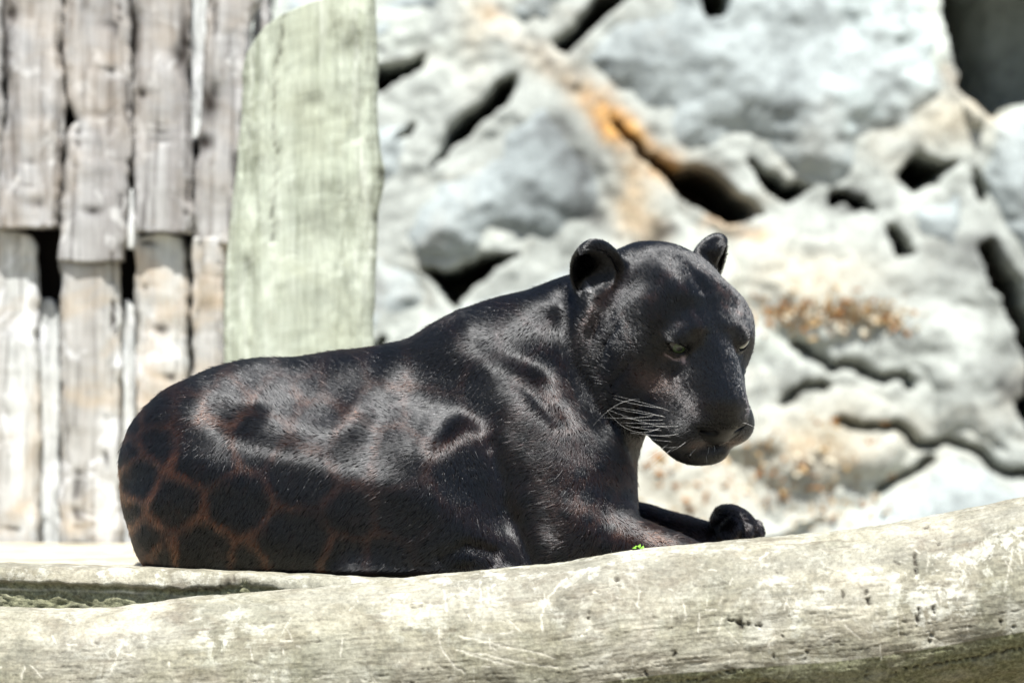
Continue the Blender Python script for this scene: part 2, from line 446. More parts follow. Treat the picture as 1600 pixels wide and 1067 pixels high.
for bi, (poly, H, wd, tr, tu, mi, off) in enumerate(BOULDERS):
    P = np.array(poly, float)
    x0, y0 = P.min(0) - 60; x1, y1 = P.max(0) + 60
    far_out = P[:, 0].min() > 1690 or P[:, 1].min() > 1050 or P[:, 1].max() < -60
    stp = 16.0 if far_out else step
    PX, PY = np.meshgrid(np.arange(x0, x1, stp), np.arange(y0, y1, stp), indexing='ij')
    wx = PX + 9 * fbm(PX * .025, PY * .025, bi * 3.1, 4); wy = PY + 9 * fbm(PX * .025, PY * .025, bi * 3.1 + 50, 4)
    sd = poly_sd(poly, wx, wy)
    t = np.clip(sd / wd, -1, 1)
    prof = np.where(t > 0, 1 - (1 - t) ** 2.2, 14 * t)
    cx, cy = P.mean(0)
    h = .4 * off + .36 * H * prof + 8 + tr * (PX - cx) + .3 * (PY - 400) + .22 * tu * (PY - cy)
    h = h + 24 * fbm(PX * .009, PY * .009, bi * 7.7, 3) + 5 * fbm(PX * .03, PY * .03, bi * 5.1, 3) + 2.5 * np.abs(fbm(PX * .09, PY * .09, bi * 2.7, 3))
    if not far_out:
        h = h - 130 * crack_depth(PX, PY) - 800 * sstep(-4, 14, hole_sd(PX, PY))
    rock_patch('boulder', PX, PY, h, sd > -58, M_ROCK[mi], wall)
# recessed joint filling, falling away into deep crevices
PX, PY = np.meshgrid(np.concatenate([np.arange(300, 1760, step), np.arange(1760, 2420, 22)]), np.concatenate([np.arange(-560, -160, 22), np.arange(-160, 1060, step), np.arange(1060, 1540, 22)]), indexing='ij')
hs = hole_sd(PX, PY)
h = 66 + 18 * fbm(PX * .012, PY * .012, 91, 3) + 4 * fbm(PX * .05, PY * .05, 31, 3) + .3 * (PY - 400)
h = h + 24 * sstep(1120, 1200, PX) * sstep(320, 420, PY) - 110 * crack_depth(PX, PY)
h = h - 800 * sstep(-2, 16, hs)
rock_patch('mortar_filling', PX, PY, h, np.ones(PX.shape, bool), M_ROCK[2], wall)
# back of the wall so that crevices end in dark earth
s = (F + YR) / F
bx0, bx1, bz0, bz1 = (250 - 800) * s, (2300 - 800) * s, -PZ * 1000 - 200, CAMZ + (HOR + 560) * s
def box_v(x0, x1, y0, y1, z0, z1):
    return np.array([[x, y, z] for x in (x0, x1) for y in (y0, y1) for z in (z0, z1)], float)
BOX_F = [(0, 1, 3, 2), (4, 6, 7, 5), (0, 4, 5, 1), (2, 3, 7, 6), (0, 2, 6, 4), (1, 5, 7, 3)]
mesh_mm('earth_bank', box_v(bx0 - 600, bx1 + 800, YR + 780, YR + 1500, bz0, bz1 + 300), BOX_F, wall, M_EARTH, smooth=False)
# dim stone standing inside the big opening
PX, PY = np.meshgrid(np.arange(1500, 1760, 6), np.arange(-170, 240, 6), indexing='ij')
sd = poly_sd([(1548, -160), (1750, -160), (1750, 230), (1556, 230), (1560, 120), (1545, 40)], PX, PY)
h = -640 + 120 * np.where(sd > 0, 1 - (1 - np.clip(sd / 60, 0, 1)) ** 2, sd / 20) + 15 * fbm(PX * .02, PY * .02, 44, 4)
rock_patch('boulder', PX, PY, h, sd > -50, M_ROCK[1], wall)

# ---------------------------------------------------------------- palisade fence
fence = empty('palisade_fence', (-700, 1150, -PZ * 1000), label='two tiered fence of weathered upright split logs beside the green post', category='fence')
def stave(name, outline_l, outline_r, ytop, ybot, y, depth, mat, seed, knots=(), top_round=0.0, bulge=1.0):
    """upright split log; outlines: lists of (py, px) for left/right edges"""
    nz = int(max(20, (ybot - ytop) / 5)); na = 36
    PYs = np.linspace(ytop, ybot, nz)
    L = np.interp(PYs, [a for a, _ in outline_l], [b for _, b in outline_l]) + 4.5 * fbm(PYs * .03, seed, 0.5, 4)
    R = np.interp(PYs, [a for a, _ in outline_r], [b for _, b in outline_r]) + 4.5 * fbm(PYs * .03, seed + 9, 0.5, 4)
    t = (PYs - ytop) / (ybot - ytop)
    cx = (L + R) / 2; hw = (R - L) / 2
    if top_round > 0:
        k = np.clip((PYs - ytop) / top_round, 0, 1); hw = hw * np.sqrt(np.clip(1 - (1 - k) ** 2, .02, 1))
    ang = np.linspace(0, 2 * np.pi, na, endpoint=False)
    ca, sa = np.cos(ang), np.sin(ang)
    se = .5
    ux = np.sign(ca) * np.abs(ca) ** se; uy = np.sign(sa) * np.abs(sa) ** se
    PXg = cx[:, None] + hw[:, None] * ux[None]
    PYg = np.repeat(PYs[:, None], na, 1)
    rag = 7 * fbm(PXg * .09, seed * 1.7, 3.3, 4)
    PYg = PYg + rag * sstep(.94, 1, t)[:, None] * (ybot < 800)
    nzv = fbm(PXg * .03, PYg * .006, seed * 3.1, 4) * 9 + fbm(PXg * .12, PYg * .012, seed * 5.3, 3) * 4
    dep = depth * .72
    Yg = y - dep * uy[None] * (.9 + .1 * np.sin(t * 5 + seed))[:, None] - nzv * (uy[None] > 0)
    kn = .85 * sstep(.50, .78, fbm(PXg * .11, PYg * .007, seed * 9.1, 4)) * (uy[None] > 0)
    Yg = Yg + 9 * kn
    for kx, ky, kr, kh in knots:
        g = np.exp(-((PXg - kx) / kr) ** 2 - ((PYg - ky) / kh) ** 2) * (uy[None] > -.2)
        kn = np.maximum(kn, g); Yg = Yg + 9 * g
    s = (F + Yg) / F * 0 + (F + y) / F
    V = np.stack([(PXg - 800) * s, Yg, CAMZ - (PYg - HOR) * s], -1).reshape(-1, 3)
    f = grid_faces(nz, na, True)
    n0 = len(V)
    V = np.concatenate([V, V[:na].mean(0)[None], V[(nz - 1) * na:].mean(0)[None]])
    faces = [tuple(q) for q in f.tolist()]
    faces += [(i, n0, (i + 1) % na) for i in range(na)]
    b = (nz - 1) * na
    faces += [(b + i, b + (i + 1) % na, n0 + 1) for i in range(na)]
    knf = np.concatenate([kn.ravel(), [.3, .3]])
    V0 = V
    return mesh_mm(name, V0, [tuple(reversed(q)) for q in faces], fence if name != 'post' else None, mat, attrs={'knot': np.clip(knf, 0, 1)})
B = 1900
YF = 1180
K = lambda a, b: [(-200, a), (B, b)]
stave('log', K(-110, -110), [(-200, -2), (60, 6), (180, 8), (250, 2), (B, 0)], -200, 366, YF - 20, 46, M_WOOD_GREY, 1)
stave('log', [(-200, 0), (60, 8), (180, 12), (250, 2), (365, -6)], [(-200, 100), (100, 97), (160, 102), (200, 100), (260, 100), (365, 92)], -200, 357, YF - 60, 56, M_WOOD_GREY, 2, [(58, 320, 11, 9), (10, 80, 8, 60), (20, 25, 10, 12)])
stave('log', [(-200, 98), (100, 100), (150, 106), (190, 122), (205, 104), (280, 98), (410, 92)], [(-200, 196), (60, 205), (200, 210), (300, 203), (410, 196)], -200, 409, YF - 50, 60, M_WOOD_GREY, 3, [(168, 42, 9, 7), (148, 332, 7, 7)])
stave('log', [(-200, 205), (100, 210), (240, 208), (300, 212), (365, 213)], [(-200, 300), (40, 300), (120, 296), (200, 302), (290, 303), (365, 302)], -200, 364, YF - 62, 56, M_WOOD_GREY, 4, [(290, 70, 8, 55), (212, 60, 8, 45), (206, 240, 6, 30), (225, 150, 6, 8), (284, 90, 10, 20)])
stave('log', [(-200, 326), (40, 324), (120, 316), (200, 312), (300, 304), (380, 300)], [(-200, 408), (0, 408), (40, 392), (200, 380), (380, 378)], -200, 384, YF - 40, 52, M_WOOD_GREY, 5, [(330, 165, 16, 30), (322, 225, 14, 14)])
stave('log', K(398, 398), K(424, 424), -200, 600, YF + 60, 40, M_WOOD_GREY, 6)
# lower tier
stave('log', K(-60, -60), [(350, 40), (380, 56), (420, 62), (700, 64), (B, 64)], 358, B, YF - 32, 44, M_WOOD_PALE, 11, [(20, 560, 5, 40)], top_round=14)
stave('log', [(400, 94), (470, 96), (B, 90)], [(400, 186), (470, 190), (B, 190)], 404, B, YF - 46, 50, M_WOOD_PALE, 12, [(140, 410, 30, 4), (90, 750, 8, 6)])
stave('log', [(365, 210), (470, 212), (B, 208)], [(365, 292), (440, 296), (B, 298)], 366, B, YF - 36, 46, M_WOOD_PALE, 13, [(252, 515, 9, 8), (270, 590, 6, 6), (232, 380, 10, 5), (292, 378, 6, 14)], top_round=10)
stave('log', [(370, 300), (B, 296)], [(370, 352), (B, 372)], 372, B, YF - 36, 46, M_WOOD_PALE, 14, [(300, 570, 6, 14), (322, 480, 5, 12)])
stave('log', [(370, 350), (B, 350)], [(370, 400), (B, 400)], 372, B, YF + 10, 36, M_WOOD_PALE, 15)
for k_ in range(5):
    a_ = -230 - 104 * k_
    stave('log', K(a_, a_), K(a_ + 98, a_ + 98), -200, 352 + 12 * (k_ % 3), YF - 40, 52, M_WOOD_GREY, 31 + k_)
    stave('log', K(a_ + 4, a_ + 4), K(a_ + 100, a_ + 100), 350 + 12 * (k_ % 3), B, YF - 26, 46, M_WOOD_PALE, 41 + k_)
# bleached stakes in the gaps
stave('stake', K(58, 62), K(98, 92), 466, B, YF + 6, 30, M_WOOD_BLEACH, 21, top_round=24)
stave('stake', K(182, 182), K(214, 214), 468, B, YF + 6, 26, M_WOOD_BLEACH, 22, top_round=20)
stave('stake', K(196, 196), K(216, 216), 296, 392, YF - 42, 16, M_WOOD_BLEACH, 23, top_round=10)
stave('stake', K(298, 292), K(334, 314), -200, 222, YF - 8, 30, M_WOOD_BLEACH, 24)
s = (F + YF + 110) / F
mesh_mm('gap_shade_board', box_v((-660 - 800) * s, (392 - 800) * s, YF + 95, YF + 130, -PZ * 1000 - 50, CAMZ + (HOR + 230) * s), BOX_F, fence, M_GAP_SHADE, smooth=False)  # added dark sheet standing in for the shade behind the fence gaps

# ---------------------------------------------------------------- green post
YP = 760
def green_post():
    nz, na = 520, 160
    PYs = np.linspace(-120, 1000, nz)
    Lp = [(-120, 372), (0, 372), (60, 378), (110, 379), (180, 378), (240, 372), (330, 362), (420, 352), (500, 350), (1000, 350)]
    Rp = [(-120, 586), (0, 586), (60, 590), (200, 590), (240, 596), (268, 602), (290, 600), (330, 591), (420, 588), (500, 584), (1000, 580)]
    top = [(370, 128), (376, 104), (384, 84), (398, 63), (412, 48), (440, 29), (480, 12), (520, 0), (560, -10), (580, -10), (600, 6)]
    L = np.interp(PYs, *zip(*Lp)) + 1.5 * fbm(PYs * .03, 1, .5, 3); R = np.interp(PYs, *zip(*Rp)) + 1.5 * fbm(PYs * .03, 4, .5, 3)
    cx, hw = (L + R) / 2, (R - L) / 2
    ang = np.linspace(0, 2 * np.pi, na, endpoint=False); ca, sa = np.cos(ang), np.sin(ang); se = .5
    se = .6; ux = np.sign(ca) * np.abs(ca) ** se; uy = np.sign(sa) * np.abs(sa) ** se
    PXg = cx[:, None] + hw[:, None] * ux[None]
    tp = np.interp(PXg, *zip(*top))
    # stretch rows so that the slanting top follows the saw cut
    tt = np.linspace(0, 1, nz)[:, None] ** 1.0
    PYg = tp + (1000 - tp) * tt
    Lg = np.interp(PYg, *zip(*Lp)) ; Rg = np.interp(PYg, *zip(*Rp))
    PXg = (Lg + Rg) / 2 + (Rg - Lg) / 2 * ux[None] + 1.5 * fbm(PYg * .03, ux[None] * .5, .5, 3)
    nzv = 7 * fbm(PXg * .02, PYg * .008, 3.1, 4) + 2.5 * fbm(PXg * .1, PYg * .015, 9.9, 3)
    Yg = YP - 62 * uy[None] - nzv * (uy[None] > 0)
    cr = seg_dist([(448, 0), (444, 60), (434, 120), (430, 200), (436, 260), (428, 330), (430, 380)], PXg + 3 * fbm(PYg * .04, 0, 0, 2), PYg)
    kn = np.exp(-(cr / 1.6) ** 2) * .6
    kn = kn * (uy[None] > 0)
    Yg = Yg + 6 * np.exp(-(cr / 3.0) ** 2) * (uy[None] > 0)
    for kx, ky, a, b, sx in [(494, 165, 12, 14, .25), (552, 80, 16, 26, .18), (392, 425, 8, 24, .35), (510, 370, 50, 30, .12), (597, 275, 6, 12, .6), (588, 345, 5, 10, .6)]:
        g = np.exp(-((PXg - kx) / a) ** 2 - ((PYg - ky) / b) ** 2); kn = np.maximum(kn, sx * g); Yg = Yg + 8 * g * (uy[None] > 0)
    s = (F + YP) / F
    V = np.stack([(PXg - 800) * s, Yg, CAMZ - (PYg - HOR) * s], -1).reshape(-1, 3)
    n0 = len(V)
    V = np.concatenate([V, V[:na].mean(0)[None], V[-na:].mean(0)[None]])
    faces = [tuple(reversed(q)) for q in grid_faces(nz, na, True).tolist()]
    faces += [((i + 1) % na, n0, i) for i in range(na)] + [((nz - 1) * na + (i + 1) % na, (nz - 1) * na + i, n0 + 1) for i in range(na)]
    mesh_mm('wooden_post', V, faces, None, M_WOOD_GREEN, attrs={'knot': np.concatenate([kn.ravel(), [0, 0]])},
            label='wide pale green algae covered wooden post with a slanting top', category='post')
green_post()

# ---------------------------------------------------------------- platform
plat = empty('wooden_platform', (0, 300, -PZ * 1000), label='sunbleached plank platform carrying the black jaguar', category='platform')
ys = np.linspace(-88, 1075, 10)
for i in range(9):
    y0, y1 = ys[i] + 2, ys[i + 1] - 2
    nx, ny = 90, 8
    X = np.linspace(-1500, 1300, nx); Yv = np.linspace(y0, y1, ny)
    XX, YY = np.meshgrid(X, Yv, indexing='ij')
    edge = np.minimum(YY - y0, y1 - YY)
    ZZ = -3 + 2.0 * fbm(XX * .01, YY * .02, i * 4.4, 3) - 5 * np.exp(-edge / 3)
    top = np.stack([XX, YY, ZZ], -1).reshape(-1, 3); bot = top.copy(); bot[:, 2] = -45
    V = np.concatenate([top, bot]); n = nx * ny
    f = grid_faces(nx, ny); fl = [tuple(reversed(q)) for q in f.tolist()] + [tuple(q + n) for q in f]
    for a in range(nx - 1):
        fl.append((a * ny, a * ny + n, (a + 1) * ny + n, (a + 1) * ny)[::-1]); b = a * ny + ny - 1
        fl.append((b, b + n, b + ny + n, b + ny))
    for a in range(ny - 1):
        fl.append((a, a + 1, a + 1 + n, a + n)[::-1]); b = (nx - 1) * ny + a
        fl.append((b, b + 1, b + 1 + n, b + n))
    mesh_mm('plank', V, fl, plat, M_DECK, attrs={'knot': np.zeros(len(V))})
for (x, y) in ((-1100, 0), (1100, 0), (-1100, 900), (1100, 900)):
    a = np.linspace(0, 2 * np.pi, 20, endpoint=False)
    zz = np.linspace(-PZ * 1000 - 60, -48, 12)
    r = 70 + 4 * np.sin(zz * .02)
    V = np.stack([x + r[:, None] * np.cos(a), y + r[:, None] * np.sin(a), np.repeat(zz[:, None], 20, 1)], -1).reshape(-1, 3)
    fl = [tuple(q) for q in grid_faces(12, 20, True).tolist()] + [tuple(range(20))[::-1], tuple(range(11 * 20, 240))]
    mesh_mm('leg', V, [t[::-1] for t in fl], plat, M_WOOD_GREY, attrs={'knot': np.zeros(len(V))})

# ---------------------------------------------------------------- edge beam behind the log
def edge_beam():
    YB = -150.0
    xs = np.arange(-420, 1500, 3.0)
    toppy = np.interp(xs, [-420, 0, 200, 400, 600, 700, 1500], [876, 882, 887, 895, 903, 908, 920])
    # section going round: angle from back top over the front to the bottom
    prof = np.array([(60, -2), (20, 0), (-30, 0), (-52, -2), (-60, -8), (-63, -18)] + [(-64, -z) for z in range(22, 120, 3)] + [(-60, -124), (-30, -128), (60, -128)], float)
    nv = len(prof)
    PXg = np.repeat(xs[:, None], nv, 1)
    s = (F + YB - 60) / F
    zt = CAMZ - (toppy - HOR) * s
    D = prof[None, :, 1]
    Xw = (PXg - 800) * s
    Yw = YB + prof[None, :, 0] + 0 * PXg
    # peeled, moss grown lower face stepping back below a ragged lip
    lip = np.interp(PXg, [-420, 0, 60, 200, 280, 340, 380, 450, 640], [-24, -25, -24, -26, -27, -24, -14, -22, -28]) + 3.0 * fbm(PXg * .05, 3, 3, 4)
    rec = sstep(0, 5, lip - D) * (prof[None, :, 0] < -50) * sstep(640, 560, PXg)
    Yw = Yw + 12 * rec + rec * 4 * fbm(PXg * .06, D * .15, 3, 4) + 2.0 * fbm(PXg * .02, D * .1, 8, 4) + .9 * fbm(PXg * .05, D * .5, 12, 3)
    crk = np.exp(-(seg_dist([(290, -33), (310, -27), (340, -24), (362, -14), (366, -6)], PXg + 0 * D, D + 2.5 * fbm(PXg * .08, D * .2, 5, 3)) / 1.8) ** 2)
    crk = np.maximum(crk, np.exp(-(seg_dist([(300, -24), (335, -30), (352, -22)], PXg + 0 * D, D + 3 * fbm(PXg * .08, D * .2, 15, 3)) / 1.4) ** 2))
    Yw = Yw + 7 * crk
    Zw = zt[:, None] + D + (1.5 * fbm(PXg * .03, 1, 2, 3))
    V = np.stack([Xw, Yw, Zw], -1).reshape(-1, 3)
    moss = (rec * .9).ravel()
    cord = np.exp(-((D + 36 + .002 * (PXg - 100) ** 2 * .05) / 1.0) ** 2) * (PXg < 300) * .5
    at = {'moss': moss, 'dirt': np.clip(crk * .8, 0, 1).ravel(), 'scr': np.clip(cord, 0, 1).ravel()}
    f = grid_faces(len(xs), nv, True)
    fl = [tuple(q) for q in f.tolist()] + [tuple(range(nv))[::-1], tuple((len(xs) - 1) * nv + i for i in range(nv))]
    mesh_mm('edge_beam', V, fl, None, M_LOG, attrs=at, label='squared mossy timber beam along the platform edge behind the front log', category='beam')
edge_beam()

# ---------------------------------------------------------------- front log
YL = -340.0
LOG_TOP = [(-420, 930), (-200, 940), (0, 947), (75, 950.5), (165, 950), (230, 942), (300, 932), (400, 925), (500, 918), (560, 910), (620, 904), (700, 896), (800, 886), (860, 881), (900, 875), (950, 865), (1000, 858), (1070, 851), (1185, 840), (1300, 831), (1400, 816), (1475, 802), (1550, 787), (1600, 777), (1800, 748), (2000, 735)]
def front_log():
    us = np.arange(-420, 2000, 2.0); nv = 300
    s = (F + YL) / F
    a_f = np.linspace(-.45, 1.0, 220, endpoint=False) * np.pi * .72
    # denser sampling on the side that is seen
    a = np.concatenate([np.linspace(-.9, 2.3, 230, endpoint=False), np.linspace(2.3, 2 * np.pi - .9, 60, endpoint=False)])
    nv = len(a)
    R = np.interp(us, [-420, 0, 400, 800, 1200, 1600, 2000], [122, 124, 128, 133, 136, 140, 140])
    top = np.interp(us, *zip(*LOG_TOP))
    k = np.ones(25) / 25
    top = np.convolve(np.pad(top, 12, mode='edge'), k, 'valid')
    U = np.repeat(us[:, None], nv, 1); A = np.repeat(a[None], len(us), 0)
    # A: 0 = straight up, pi/2 = towards the camera
    v = A * 130.0                                 # arc length, mm
    r = R[:, None] + 5 * fbm(U * .006, v * .012, 2.2, 3) * (np.abs(A) > .5) + 1.6 * fbm(U * .03, v * .05, 5, 4) + .8 * fbm(U * .02, v * .25, 7, 4)
    # wavy gutter and flaking lip low on the front
    PYv = top[:, None] + R[:, None] * (1 - np.cos(A))
    lipy = np.interp(U, [-420, 700, 880, 1000, 1060, 1100, 1200, 1250, 1320, 1400, 1480, 1540, 1600, 2000], [1200, 1130, 1096, 1076, 1062, 1046, 1036, 1072, 1092, 1052, 1044, 1030, 1014, 986]) + 6 * fbm(U * .03, 2, 2, 4)
    under = sstep(0, 14, PYv - lipy)
    r = r - 9 * under + under * 3 * fbm(U * .04, v * .06, 15, 4)
    scr = np.zeros(U.shape); dirt = np.zeros(U.shape)
    wu = U + 1.8 * fbm(U * .09, v * .09, 31, 3); wv = PYv + 1.8 * fbm(U * .09, v * .09, 41, 3)
    brk = sstep(-.35, .25, fbm(U * .12, v * .12, 51, 3))
    def mark(pts, w, amt, dep, kind):
        nonlocal r
        p = np.array(pts, float)
        i0 = max(0, int((p[:, 0].min() - 20 + 420) / 2)); i1 = min(len(us), int((p[:, 0].max() + 20 + 420) / 2))
        if i1 <= i0: return
        g = np.exp(-(seg_dist(pts, wu[i0:i1], wv[i0:i1]) / w) ** 2) * (A[i0:i1] > -.3) * (A[i0:i1] < 2.2)
        if kind == 'd': g = g * brk[i0:i1]
        r[i0:i1] -= dep * g
        t = scr if kind == 's' else dirt
        t[i0:i1] = np.maximum(t[i0:i1], amt * g)
    # claw marks
    for pts in ([(846, 972), (845, 950), (852, 930), (868, 912), (884, 900)], [(992, 934), (994, 922), (997, 914)], [(1115, 972), (1118, 958), (1122, 950)], [(1215, 938), (1218, 930), (1220, 922)],
                [(1232, 920), (1242, 934)], [(720, 980), (760, 988), (800, 996), (830, 1000), (866, 1010)], [(716, 1000), (760, 1006), (820, 1018), (870, 1024)], [(730, 1004), (800, 1022)], [(1550, 908), (1558, 880), (1566, 846)],
                [(1576, 848), (1578, 868)], [(1452, 902), (1454, 924)], [(1440, 960), (1441, 984)], [(1388, 950), (1390, 974)], [(1362, 988), (1363, 1008)], [(1308, 960), (1330, 978)], [(690, 995), (712, 1022), (728, 1032)],
                [(695, 918), (700, 944)], [(1086, 944), (1085, 970)], [(1046, 938), (1043, 952)], [(185, 1040), (200, 998)], [(750, 905), (753, 930)], [(905, 978), (920, 962)], [(1260, 935), (1310, 928)], [(1290, 952), (1312, 950)]):
        mark(pts, 1.2, .62, 1.2, 's')
    lr = np.random.default_rng(21)
    for _ in range(150):
        x = lr.uniform(-50, 1650); tp = np.interp(x, *zip(*LOG_TOP)); y = tp + lr.uniform(15, 170); L = lr.uniform(6, 26); an = lr.choice([lr.normal(0, .25), lr.normal(1.4, .5)])
        mark([(x, y), (x + L * math.cos(an), y + L * math.sin(an))], lr.uniform(.7, 1.2), lr.uniform(.25, .8), .8, 's')
    # bore holes, knots and short checks
    for x, y, l in [(1417, 866, 16), (1416, 880, 8), (1455, 842, 12), (1442, 822, 5), (1342, 920, 16), (1419, 946, 22), (1442, 940, 16), (1440, 978, 10), (1150, 960, 16), (1215, 974, 5), (1250, 1004, 9), (1343, 1030, 10), (1388, 1038, 14), (1390, 1055, 8), (1005, 1032, 6), (1306, 916, 6), (918, 948, 7), (960, 900, 12), (1050, 1003, 6), (1430, 1020, 6), (1565, 963, 7), (1545, 955, 6), (1200, 1006, 4)]:
        mark([(x, y - l / 2), (x + lr.normal(0, 2), y + l / 2)], 3.2 if l > 9 else 2.4, .9, 6, 'd')
    for _ in range(70):
        x = lr.uniform(-50, 1600); tp = np.interp(x, *zip(*LOG_TOP)); y = tp + lr.uniform(40, 200); L = lr.uniform(30, 130); sl = (np.interp(x + L, *zip(*LOG_TOP)) - tp)
        mark([(x, y), (x + L / 2, y + sl / 2 + lr.normal(0, 2)), (x + L, y + sl + lr.normal(0, 3))], lr.uniform(.7, 1.2), lr.uniform(.25, .6), 1.6, 'd')
    for _ in range(90):
        x = lr.uniform(-50, 1650); tp = np.interp(x, *zip(*LOG_TOP)); y = tp + lr.uniform(25, 220); L = lr.uniform(4, 20)
        mark([(x, y), (x + L, y + lr.normal(0, 2))], lr.uniform(.8, 1.6), lr.uniform(.3, .8), 2.0, 'd')
    for pts in ([(1056, 1044), (1090, 1042), (1110, 1032), (1150, 1026)], [(1400, 1022), (1440, 1018), (1500, 1010), (1560, 996), (1600, 990)], [(1130, 952), (1150, 958), (1180, 962)], [(1100, 1062), (1180, 1050), (1230, 1066)]):
        mark(pts, 2.4, .85, 6, 'd')
    # chip sitting at 1417,866: pale torn edge
    cz = CAMZ - (top - HOR) * s - R
    Xw = (U - 800) * s
    Yw = YL - r * np.sin(A)
    Zw = cz[:, None] + r * np.cos(A)
    V = np.stack([Xw, Yw, Zw], -1).reshape(-1, 3)
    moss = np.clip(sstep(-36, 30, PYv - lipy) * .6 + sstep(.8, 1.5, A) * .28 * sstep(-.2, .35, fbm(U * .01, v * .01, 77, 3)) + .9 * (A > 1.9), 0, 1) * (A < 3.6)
    at = {'scr': np.clip(scr, 0, 1).ravel(), 'dirt': np.clip(dirt, 0, 1).ravel(), 'moss': moss.ravel()}
    n0 = len(V); nu = len(us)
    V = np.concatenate([V, V[:nv].mean(0)[None], V[-nv:].mean(0)[None]])
    for kk in at: at[kk] = np.concatenate([at[kk], [0, 0]])
    q = grid_faces(nu, nv, True)
    tri1 = np.array([(i, n0, (i + 1) % nv, (i + 1) % nv) for i in range(nv)])
    me_f = q.tolist() + [(n0, i, (i + 1) % nv)[::-1] for i in range(nv)] + [(n0 + 1, (nu - 1) * nv + i, (nu - 1) * nv + (i + 1) % nv) for i in range(nv)]
    mesh_mm('fallen_log', V, me_f, None, M_LOG, attrs=at, label='long barkless scratched log lying across in front of the jaguar', category='log')
    # cradles carrying the log
    for cx in (-950, 1050):
        i = int(np.argmin(np.abs(Xw[:, 0] - cx))); zb = cz[i] - R[i] + 12
        b = box_v(cx - 90, cx + 90, YL - 70, YL + 70, -PZ * 1000 - 60, zb)
        mesh_mm('log_support', b, BOX_F, None, M_WOOD_GREY, smooth=False, attrs={'knot': np.zeros(8)},
                label='square grey timber block carrying the ' + ('left low' if cx < 0 else 'right high') + ' end of the front log', category='timber block')
front_log()

VOX = 2.8
N_HAIR = 540000
# ================================================================== JAGUAR
f32 = np.float32
def v3(*a): return np.array(a, f32)
def ell(P, c, r, R=None):
    q = P - np.asarray(c, f32)
    if R is not None: q = q @ np.asarray(R, f32).T        # rows of R are the local axes
    r = np.asarray(r, f32)
    k0 = np.sqrt(((q / r) ** 2).sum(1)); k1 = np.sqrt(((q / (r * r)) ** 2).sum(1))
    return k0 * (k0 - 1) / np.maximum(k1, 1e-6)
def cone(P, a, b, ra, rb):
    a = np.asarray(a, f32); b = np.asarray(b, f32); e = b - a
    t = np.clip(((P - a) @ e) / (e @ e), 0, 1)
    return np.sqrt((((P - a) - t[:, None] * e) ** 2).sum(1)) - (ra + (rb - ra) * t)
def smin(a, b, k):
    h = np.clip(.5 + .5 * (b - a) / k, 0, 1)
    return b + (a - b) * h - k * h * (1 - h)
def smax(a, b, k): return -smin(-a, -b, k)
def axes(fwd, up):
    f_ = np.array(fwd, float); f_ /= np.linalg.norm(f_)
    u_ = np.array(up, float); u_ -= f_ * (f_ @ u_); u_ /= np.linalg.norm(u_)
    return f_, np.cross(f_, u_), u_

# head frame: origin between the eyes, f forward, r to the animal's right, u up
PSI, THE, ROLL = math.radians(32.5), math.radians(25), math.radians(4)
hf = np.array([math.sin(PSI) * math.cos(THE), -math.cos(PSI) * math.cos(THE), -math.sin(THE)])
hu = np.array([math.sin(PSI) * math.sin(THE), -math.cos(PSI) * math.sin(THE), math.cos(THE)])
hr = np.cross(hf, hu)
hr, hu = hr * math.cos(ROLL) - hu * math.sin(ROLL), hu * math.cos(ROLL) + hr * math.sin(ROLL)
HO = W(1093, 521, -95)
HS = 1.10
HR = np.stack([hf, hr, hu])
def h2w(f_, r_, u_): return HO + HS * (f_ * hf + r_ * hr + u_ * hu)
def w2h(P): return ((P - HO.astype(f32)) @ HR.T.astype(f32)) / HS

